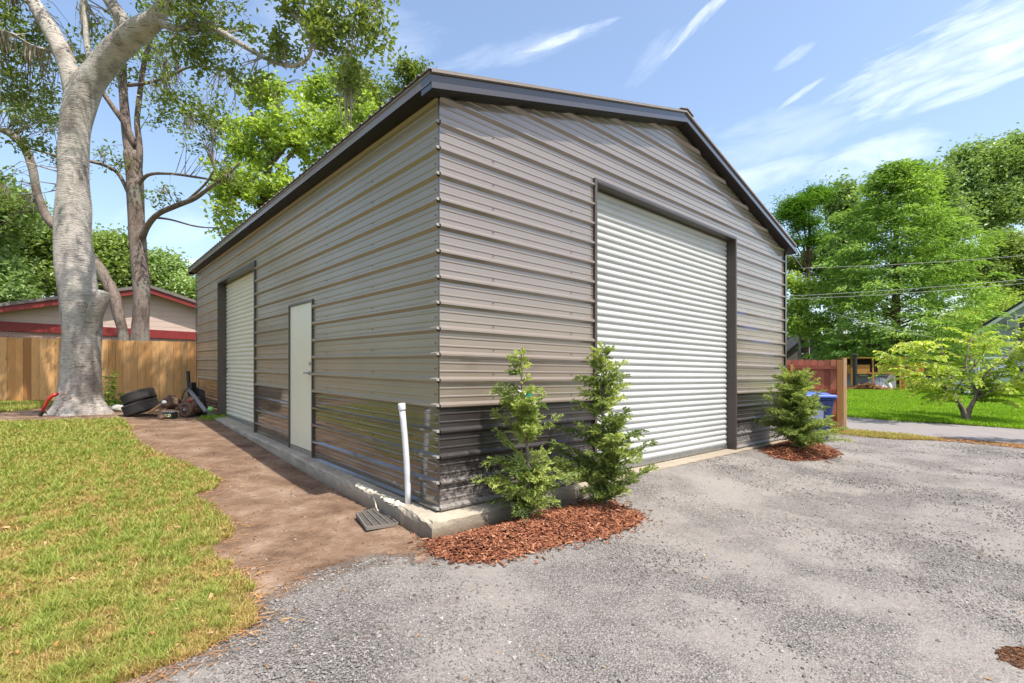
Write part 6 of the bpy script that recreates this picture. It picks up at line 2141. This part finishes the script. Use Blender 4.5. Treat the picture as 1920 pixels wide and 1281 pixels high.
    o = chips('brush_heap', p[:, 0], p[:, 1], p[:, 2] + rr.uniform(0, 1, n) * hh, rr.uniform(0.15, 0.6, n), np.full(n, 0.03), np.full(n, 0.02), 0.5, M['litter'], rr.uniform(0.1, 0.9, n), 302)
    tag(o, 'low heap of brush and cuttings in front of the coop', 'brush heap', kind='stuff')
coop()

# white boat on a trailer behind the small tree
def boat():
    D = 25.0
    a = P(1752, 700, D + 1.0); b_ = P(1935, 700, D - 1.2)
    g = gzf(0.5 * (a.x + b_.x), D)
    ex = Vector((b_.x - a.x, b_.y - a.y, 0)); Ln = ex.length; ex.normalize(); ey = Vector((-ex.y, ex.x, 0))
    root = thing('boat_trailer', 'white boat with a raised cabin on a two-wheel trailer behind the small tree', 'boat', (a.x, a.y, g))
    f = lambda x_, y_, z_: tuple(Vector((a.x, a.y, g)) + ex * x_ + ey * y_ + Vector((0, 0, z_)))
    mb = MB()
    st = [(0.0, 0.25, 0.75, 1.05), (0.6, 0.75, 0.5, 1.02), (1.8, 1.0, 0.42, 1.0), (3.4, 1.08, 0.42, 1.0), (Ln, 1.05, 0.45, 1.02)]
    vv = []
    for x_, hw, zb, zt in st:
        vv += [f(x_, 1 - hw, zt), f(x_, 1 - hw * .8, zb + .15), f(x_, 1, zb), f(x_, 1 + hw * .8, zb + .15), f(x_, 1 + hw, zt)]
    ff = []
    for i in range(len(st) - 1):
        for j in range(4):
            ff.append((i * 5 + j, (i + 1) * 5 + j, (i + 1) * 5 + j + 1, i * 5 + j + 1))
        ff.append((i * 5 + 4, (i + 1) * 5 + 4, (i + 1) * 5, i * 5))
    ff += [(0, 1, 2, 3, 4), tuple((len(st) - 1) * 5 + j for j in (4, 3, 2, 1, 0))]
    mb.add(vv, ff); mb.build('hull', M['hull_white'], root)
    mb = MB(); mb.hexa([f(2.1, .35, 1.03), f(4.4, .35, 1.03), f(4.4, 1.65, 1.03), f(2.1, 1.65, 1.03), f(2.5, .5, 1.75), f(4.2, .5, 1.75), f(4.2, 1.5, 1.75), f(2.5, 1.5, 1.75)]); mb.build('cabin', M['hull_white'], root, bevel=0.05)
    mb = MB(); mb.box((2.75, .39, 1.3), (3.9, .47, 1.58), f); mb.build('window', M['glass_dark'], root)
    mb = MB(); mb.box((1.6, .3, 1.98), (4.3, 1.7, 2.05), f)
    for x_ in (1.75, 4.1):
        for y_ in (.4, 1.6):
            mb.box((x_ - .03, y_ - .03, 1.04), (x_ + .03, y_ + .03, 1.978), f)
    mb.build('canopy', M['white_paint'], root)
    mb = MB()
    mb.box((0.2, .2, 0.32), (Ln, .3, 0.41), f).box((0.2, 1.7, 0.32), (Ln, 1.8, 0.41), f).box((1.0, .301, 0.33), (1.1, 1.699, 0.4), f).box((3.2, .301, 0.33), (3.3, 1.699, 0.4), f)
    mb.box((3.55, 0.1, 0.0), (3.63, 0.18, 0.5), f)
    mb.build('trailer_frame', M['galv'], root)
    for x_ in (1.3, 4.6):
        mb = MB(); mb.lathe(f(x_, 0.05, 0.28), [(0.14, -0.1), (0.27, -0.09), (0.28, -.05), (0.28, .05), (0.27, .09), (0.14, .1)], tuple(-ey), 24)
        w_ = mb.build('wheel', M['rubber'], root, True)
        mb = MB(); mb.lathe(f(x_, -0.03, 0.28), [(0.15, -.02), (0.15, .03), (0.1, .035), (0.04, .05)], tuple(-ey), 18); mb.build('rim', M['white_paint'], w_)
    mb = MB(); mb.box((3.05, -0.12, 0.52), (3.3, -0.08, 0.72), f); mb.build('tail_light', M['red_lens'], root)
boat()

# grey house at the right edge
def house_right():
    D = 38.0
    ap = P(2010, 512, D)
    g = gzf(ap.x, D)
    s = 0.78
    root = thing('grey_house', 'grey sided house with a steep dark roof at the right edge', 'house', (ap.x, D, g))
    f = lambda x_, y_, z_: (ap.x + .69 * x_ + .72 * y_, D - .72 * x_ + .69 * y_, z_)
    inv = lambda c_: .69 * (c_.x - ap.x) - .72 * (c_.y - D)
    zr = ap.z; half = 6.4
    ze = zr - s * half
    mb = MB()
    mb.add([f(-half + .5, 0, g - .3), f(half - .5, 0, g - .3), f(half - .5, 0, ze + .2), f(0, 0, zr - .2), f(-half + .5, 0, ze + .2)], [(0, 1, 2, 3, 4)])
    mb.add([f(-half + .5, 0, g - .3), f(-half + .5, 9, g - .3), f(-half + .5, 9, ze + .2), f(-half + .5, 0, ze + .2)], [(3, 2, 1, 0)])
    mb.add([f(half - .5, 0, g - .3), f(half - .5, 9, g - .3), f(half - .5, 9, ze + .2), f(half - .5, 0, ze + .2)], [(0, 1, 2, 3)])
    mb.build('wall', M['siding_grey'], root)
    mb = MB()
    for sg in (-1, 1):
        p = []
        for dz in (0.0, 0.22):
            p += [f(0, -.5, zr + dz), f(sg * half, -.5, ze + dz), f(sg * half, 9.5, ze + dz), f(0, 9.5, zr + dz)]
        mb.add(p, [(0, 3, 2, 1), (4, 5, 6, 7), (0, 1, 5, 4), (1, 2, 6, 5), (2, 3, 7, 6), (3, 0, 4, 7)])
    mb.build('roof', M['shingle_dark'], root)
    mb = MB()
    for sg in (-1, 1):
        mb.hexa([f(0, -.46, zr - .3), f(sg * half, -.46, ze - .3), f(sg * half, -.05, ze - .3), f(0, -.05, zr - .3), f(0, -.46, zr - .01), f(sg * half, -.46, ze - .01), f(sg * half, -.05, ze - .01), f(0, -.05, zr - .01)])
    mb.build('rake_board', M['white_paint'], root)
    c = P(1899, 607, D + 2.2)
    mb = MB(); x0 = inv(c)
    mb.box((x0 - .35, -.32, c.z - .3), (x0 + .35, -.02, c.z + .3), f)
    u = mb.build('window_unit', M['white_paint'], root)
    mb = MB()
    for k in range(6):
        mb.box((x0 - .3, -.34, c.z - .25 + k * .085), (x0 + .3, -.322, c.z - .21 + k * .085), f)
    mb.build('grille', M['grey_plastic'], u)
    c = P(1924, 607, D + 1.7); x0 = inv(c)
    mb = MB(); mb.box((x0 - .62, -.06, c.z - 1.3), (x0 - .5, -.004, c.z + .75), f).box((x0 + .5, -.06, c.z - 1.3), (x0 + .62, -.004, c.z + .75), f).box((x0 - .499, -.06, c.z + .6), (x0 + .499, -.004, c.z + .75), f)
    fr2 = mb.build('window', M['white_paint'], root)
    mb = MB(); mb.box((x0 - .498, -.03, c.z - 1.3), (x0 + .498, -.006, c.z + .598), f); mb.build('pane', M['glass_dark'], fr2)
house_right()

# dark house beyond the fence
def house_dark():
    D = 46.0
    ap = P(1516, 628, D); g = gzf(ap.x, D)
    root = thing('dark_house', 'dark house with a white framed window beyond the red fence', 'house', (ap.x, D, g))
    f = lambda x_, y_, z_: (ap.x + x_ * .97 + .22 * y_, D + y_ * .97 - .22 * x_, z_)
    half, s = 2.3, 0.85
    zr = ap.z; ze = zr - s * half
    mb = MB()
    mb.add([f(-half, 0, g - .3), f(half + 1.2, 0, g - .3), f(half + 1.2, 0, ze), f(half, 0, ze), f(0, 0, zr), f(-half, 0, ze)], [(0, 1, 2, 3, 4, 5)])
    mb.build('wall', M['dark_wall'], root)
    mb = MB()
    for sg in (-1, 1):
        p = []
        for dz in (0.0, 0.16):
            p += [f(0, -.3, zr + dz), f(sg * (half + .3), -.3, ze - .25 + dz), f(sg * (half + .3), 8, ze - .25 + dz), f(0, 8, zr + dz)]
        mb.add(p, [(0, 3, 2, 1), (4, 5, 6, 7), (0, 1, 5, 4), (1, 2, 6, 5), (2, 3, 7, 6), (3, 0, 4, 7)])
    mb.hexa([f(-9, -.1, g - .3), f(-half - .32, -.1, g - .3), f(-half - .32, 6, g - .3), f(-9, 6, g - .3), f(-9, 1.5, zr - .4), f(-half * .4, 2.5, zr - .3), f(-half * .4, 6, zr - .3), f(-9, 6, zr - .4)])
    mb.build('roof', M['shingle_dark'], root)
    c = P(1509, 649, D); x0 = c.x - ap.x
    mb = MB(); mb.box((x0 - .42, -.08, c.z - .75), (x0 + .42, -.02, c.z + .75), f); w_ = mb.build('window', M['white_paint'], root)
    mb = MB(); mb.box((x0 - .28, -.1, c.z - .1), (x0 + .28, -.082, c.z + .62), f).box((x0 - .28, -.1, c.z - .62), (x0 + .28, -.082, c.z - .14), f); mb.build('pane', M['glass_dark'], w_)
house_dark()

# ------------------------------------------------------------------ trees on the right
def cypress(px, D, top, bot, halfw, label, seed, nclu=900, mat='needle'):
    """bald cypress: a rounded cone filled with soft drooping feathery sprays"""
    rr = np.random.default_rng(seed)
    b = P(px, 700, D); b.z = gzf(b.x, b.y)
    root = thing('cypress_tree', label, 'tree', b)
    zt = P(px, top, D).z; zb = P(px, bot, D).z
    hw = halfw / FPX * D
    mb = MB()
    mb.tube([Vector((b.x, b.y, b.z + (zt - b.z) * t)) for t in np.linspace(0, .97, 12)], [0.34 * (1 - t) ** .8 + 0.02 for t in np.linspace(0, .97, 12)], 12, 0, True, .05, seed)
    C_, RN, DD = [], [], []
    for i in range(nclu):
        t = rr.uniform(0, 1) ** 1.12
        z = zb + (zt - zb) * t
        az = rr.uniform(0, 6.28)
        env = hw * min(1.0, ((1 - t) / 0.8)) ** 0.6 * (0.80 + 0.2 * min(1, t / .2)) * (1 + 0.10 * math.sin(az * 3 + t * 9) + 0.09 * math.sin(az * 5 - t * 21))
        q = rr.uniform(0, 1) ** 0.45 * rr.uniform(0.75, 1.08)
        d = np.array([math.cos(az), math.sin(az), 0.28 * (t - .2)])
        c = np.array([b.x, b.y, z]) + d * env * q + np.array([0, 0, 0.25 * env * q * (t - 0.3)])
        if rr.uniform() < 0.22:
            o = np.array([b.x, b.y, z - 0.3 * env * q])
            mb.tube([Vector(o), Vector((o + c) / 2 + np.array([0, 0, .15])), Vector(c)], [0.05 * (1 - t) + .012, 0.022, 0.006], 4, 0, False)
        n = int(rr.integers(26, 52))
        side = np.array([-d[1], d[0], 0])
        a_ = rr.normal(0, 0.42, n); l_ = rr.normal(0, 0.36, n); v_ = rr.normal(0, 0.09, n)
        p = c[None] + d[None] * a_[:, None] + side[None] * l_[:, None] + np.array([0, 0, 1.0]) * (v_ - 0.28 * a_ ** 2 - 0.3 * l_ ** 2)[:, None]
        C_.append(p)
        RN.append(np.clip(rr.normal(0.5, 0.2) + rr.normal(0, .13, n), 0, 1))
        DD.append(d[None] * (0.5 + a_)[:, None] + side[None] * (l_ * 2.2)[:, None] - np.array([0, 0, .35]))
    mb.build('trunk', M['bark3'], root, True)
    leaf_cloud('crown', np.concatenate(C_), 0.34, M[mat], root, 0.30, 0.6, 0.1, np.concatenate(RN), seed + 1, 0.15, np.concatenate(DD))
    return root
cypress(1680, 37, 312, 672, 165, 'tall feathery light green cypress in the middle of the right-hand trees', 401, 1150)
def pine_tree(px, D, blobs, label, seed, tr=8):
    return back_tree('pine_tree', label, px, D, tr, blobs, 170, 60, 0.42, 0.42, M['pine'], seed, 0.16, 0.55, True, (px + 6, min(b[1] for b in blobs)), 'bark3', None, -0.4, 0.45, 0.6)
pine_tree(1512, 44, [(1500, 385, 38, 24, 1.8), (1528, 368, 26, 18, 1.5), (1478, 400, 26, 18, 1.4), (1508, 420, 34, 18, 1.6), (1530, 450, 22, 14, 1.2), (1490, 455, 20, 12, 1.2)], 'slim pine with a rounded tufted crown beside the garage roof', 411)
back_tree('shade_tree', 'dark tree between the pine and the cypress', 1575, 50, 10,
          [(1580, 370, 32, 30, 2), (1600, 420, 45, 45, 2.5), (1560, 480, 40, 50, 2.5), (1590, 540, 50, 50, 2.5)], 330, 50, 0.6, 0.4, M['leaf_dark'], 421)
back_tree('shade_tree', 'low pale green tree right of the garage behind the pine', 1500, 40, 7,
          [(1495, 575, 26, 26, 1.6), (1520, 540, 26, 20, 1.6), (1480, 530, 18, 22, 1.4), (1530, 610, 26, 24, 1.6), (1490, 610, 26, 18, 1.4)], 170, 42, 0.4, 0.26, M['leaf_bright'], 422, shell=.3)
back_tree('shade_tree', 'sparse olive tree in the gap beside the garage corner', 1495, 52, 6,
          [(1480, 490, 14, 24, 1.4), (1500, 500, 26, 18, 1.6), (1525, 485, 20, 20, 1.6)], 70, 36, 0.45, 0.3, M['leaf_near'], 423, shell=.3)
back_tree('shade_tree', 'tall rounded tree highest at the right edge', 1850, 66, 14,
          [(1830, 330, 60, 55, 4), (1890, 300, 60, 45, 4), (1860, 390, 75, 60, 4.5), (1940, 350, 70, 70, 4), (1800, 400, 45, 50, 3.5), (1985, 300, 60, 60, 4), (1815, 290, 26, 22, 2.5), (1905, 268, 24, 16, 2)], 700, 62, 0.75, 0.46, M['leaf_dark'], 424, bias=0.05)
back_tree('shade_tree', 'dark broad tree peeping out between the cypress and the tallest tree', 1745, 60, 12,
          [(1745, 350, 50, 40, 3), (1760, 420, 50, 60, 3.5), (1715, 340, 30, 26, 2.5), (1770, 500, 60, 60, 3.5)], 400, 50, 0.7, 0.45, M['leaf_dark'], 425)
back_tree('shade_tree', 'mid-height tree with a rusty trunk below the tallest one', 1880, 58, 12,
          [(1880, 470, 60, 40, 3), (1930, 500, 60, 50, 3), (1850, 530, 45, 45, 3), (1900, 545, 50, 30, 2.5)], 420, 52, 0.58, 0.36, M['leaf_mid'], 426, tmat='bark3')
back_tree('leafy_shrub', 'bright lime green shrubbery beside the grey house', 1815, 54, 5,
          [(1815, 600, 45, 28, 2.2), (1850, 585, 40, 22, 2), (1780, 610, 40, 26, 2), (1880, 570, 35, 20, 2), (1835, 640, 50, 30, 2)], 300, 50, 0.42, 0.26, M['leaf_bright'], 427, bias=0.1)
back_tree('leafy_shrub', 'deep green undergrowth behind the chicken coop', 1650, 42, 5,
          [(1620, 650, 50, 30, 2), (1700, 655, 60, 30, 2), (1770, 655, 50, 30, 2), (1570, 655, 30, 26, 2)], 300, 46, 0.42, 0.28, M['leaf_dark'], 428)
# far wood that closes the horizon
rr = np.random.default_rng(440)
bl = []
for k in range(46):
    a = R(-62 + 124 * k / 45)
    d = rr.uniform(85, 110)
    x_, y_ = d * math.sin(a), d * math.cos(a)
    hgt_ = rr.uniform(5.5, 8.0)
    bl.append((np.array((x_, y_, gzf(x_, y_) + hgt_ * .5)), np.array((4.5, 4.5, hgt_ * .55)), 1))
wood = bpy.data.objects.new('woodland', None)
COL.objects.link(wood)
wood.location = (0, 95, 0)
tag(wood, 'far belt of woodland closing the view behind the houses', 'woodland', kind='stuff')
crown('foliage', bl, 1700, 26, 1.1, 0.9, M['leaf_dark'], wood, 441)

# ------------------------------------------------------------------ power lines
def cable(a, b_, sag, r, label):
    mb = MB()
    pts = []
    for t in np.linspace(0, 1, 25):
        p = a.lerp(b_, t); p.z -= sag * 4 * t * (1 - t)
        pts.append(p)
    mb.tube(pts, r, 6)
    o = mb.build('power_line', M['wire'], None, True, loc=a)
    tag(o, label, 'cable', 'power lines crossing the right-hand trees')
cable(P(1500, 503, 27), P(1990, 473, 25), 0.12, 0.014, 'single upper power line crossing the cypress')
cable(P(1440, 557, 27), P(1990, 517, 25), 0.12, 0.014, 'higher of the two close power lines below')
cable(P(1440, 562, 27), P(1990, 524, 25), 0.16, 0.014, 'lower of the two close power lines below')
cable(P(1545, 581, 29), P(1745, 632, 31), 0.15, 0.016, 'service cable slanting down across the cypress towards the boat')
cable(P(1480, 470, 30), P(1508, 506, 30), 0.02, 0.02, 'short guy wire slanting beside the garage roof tip')
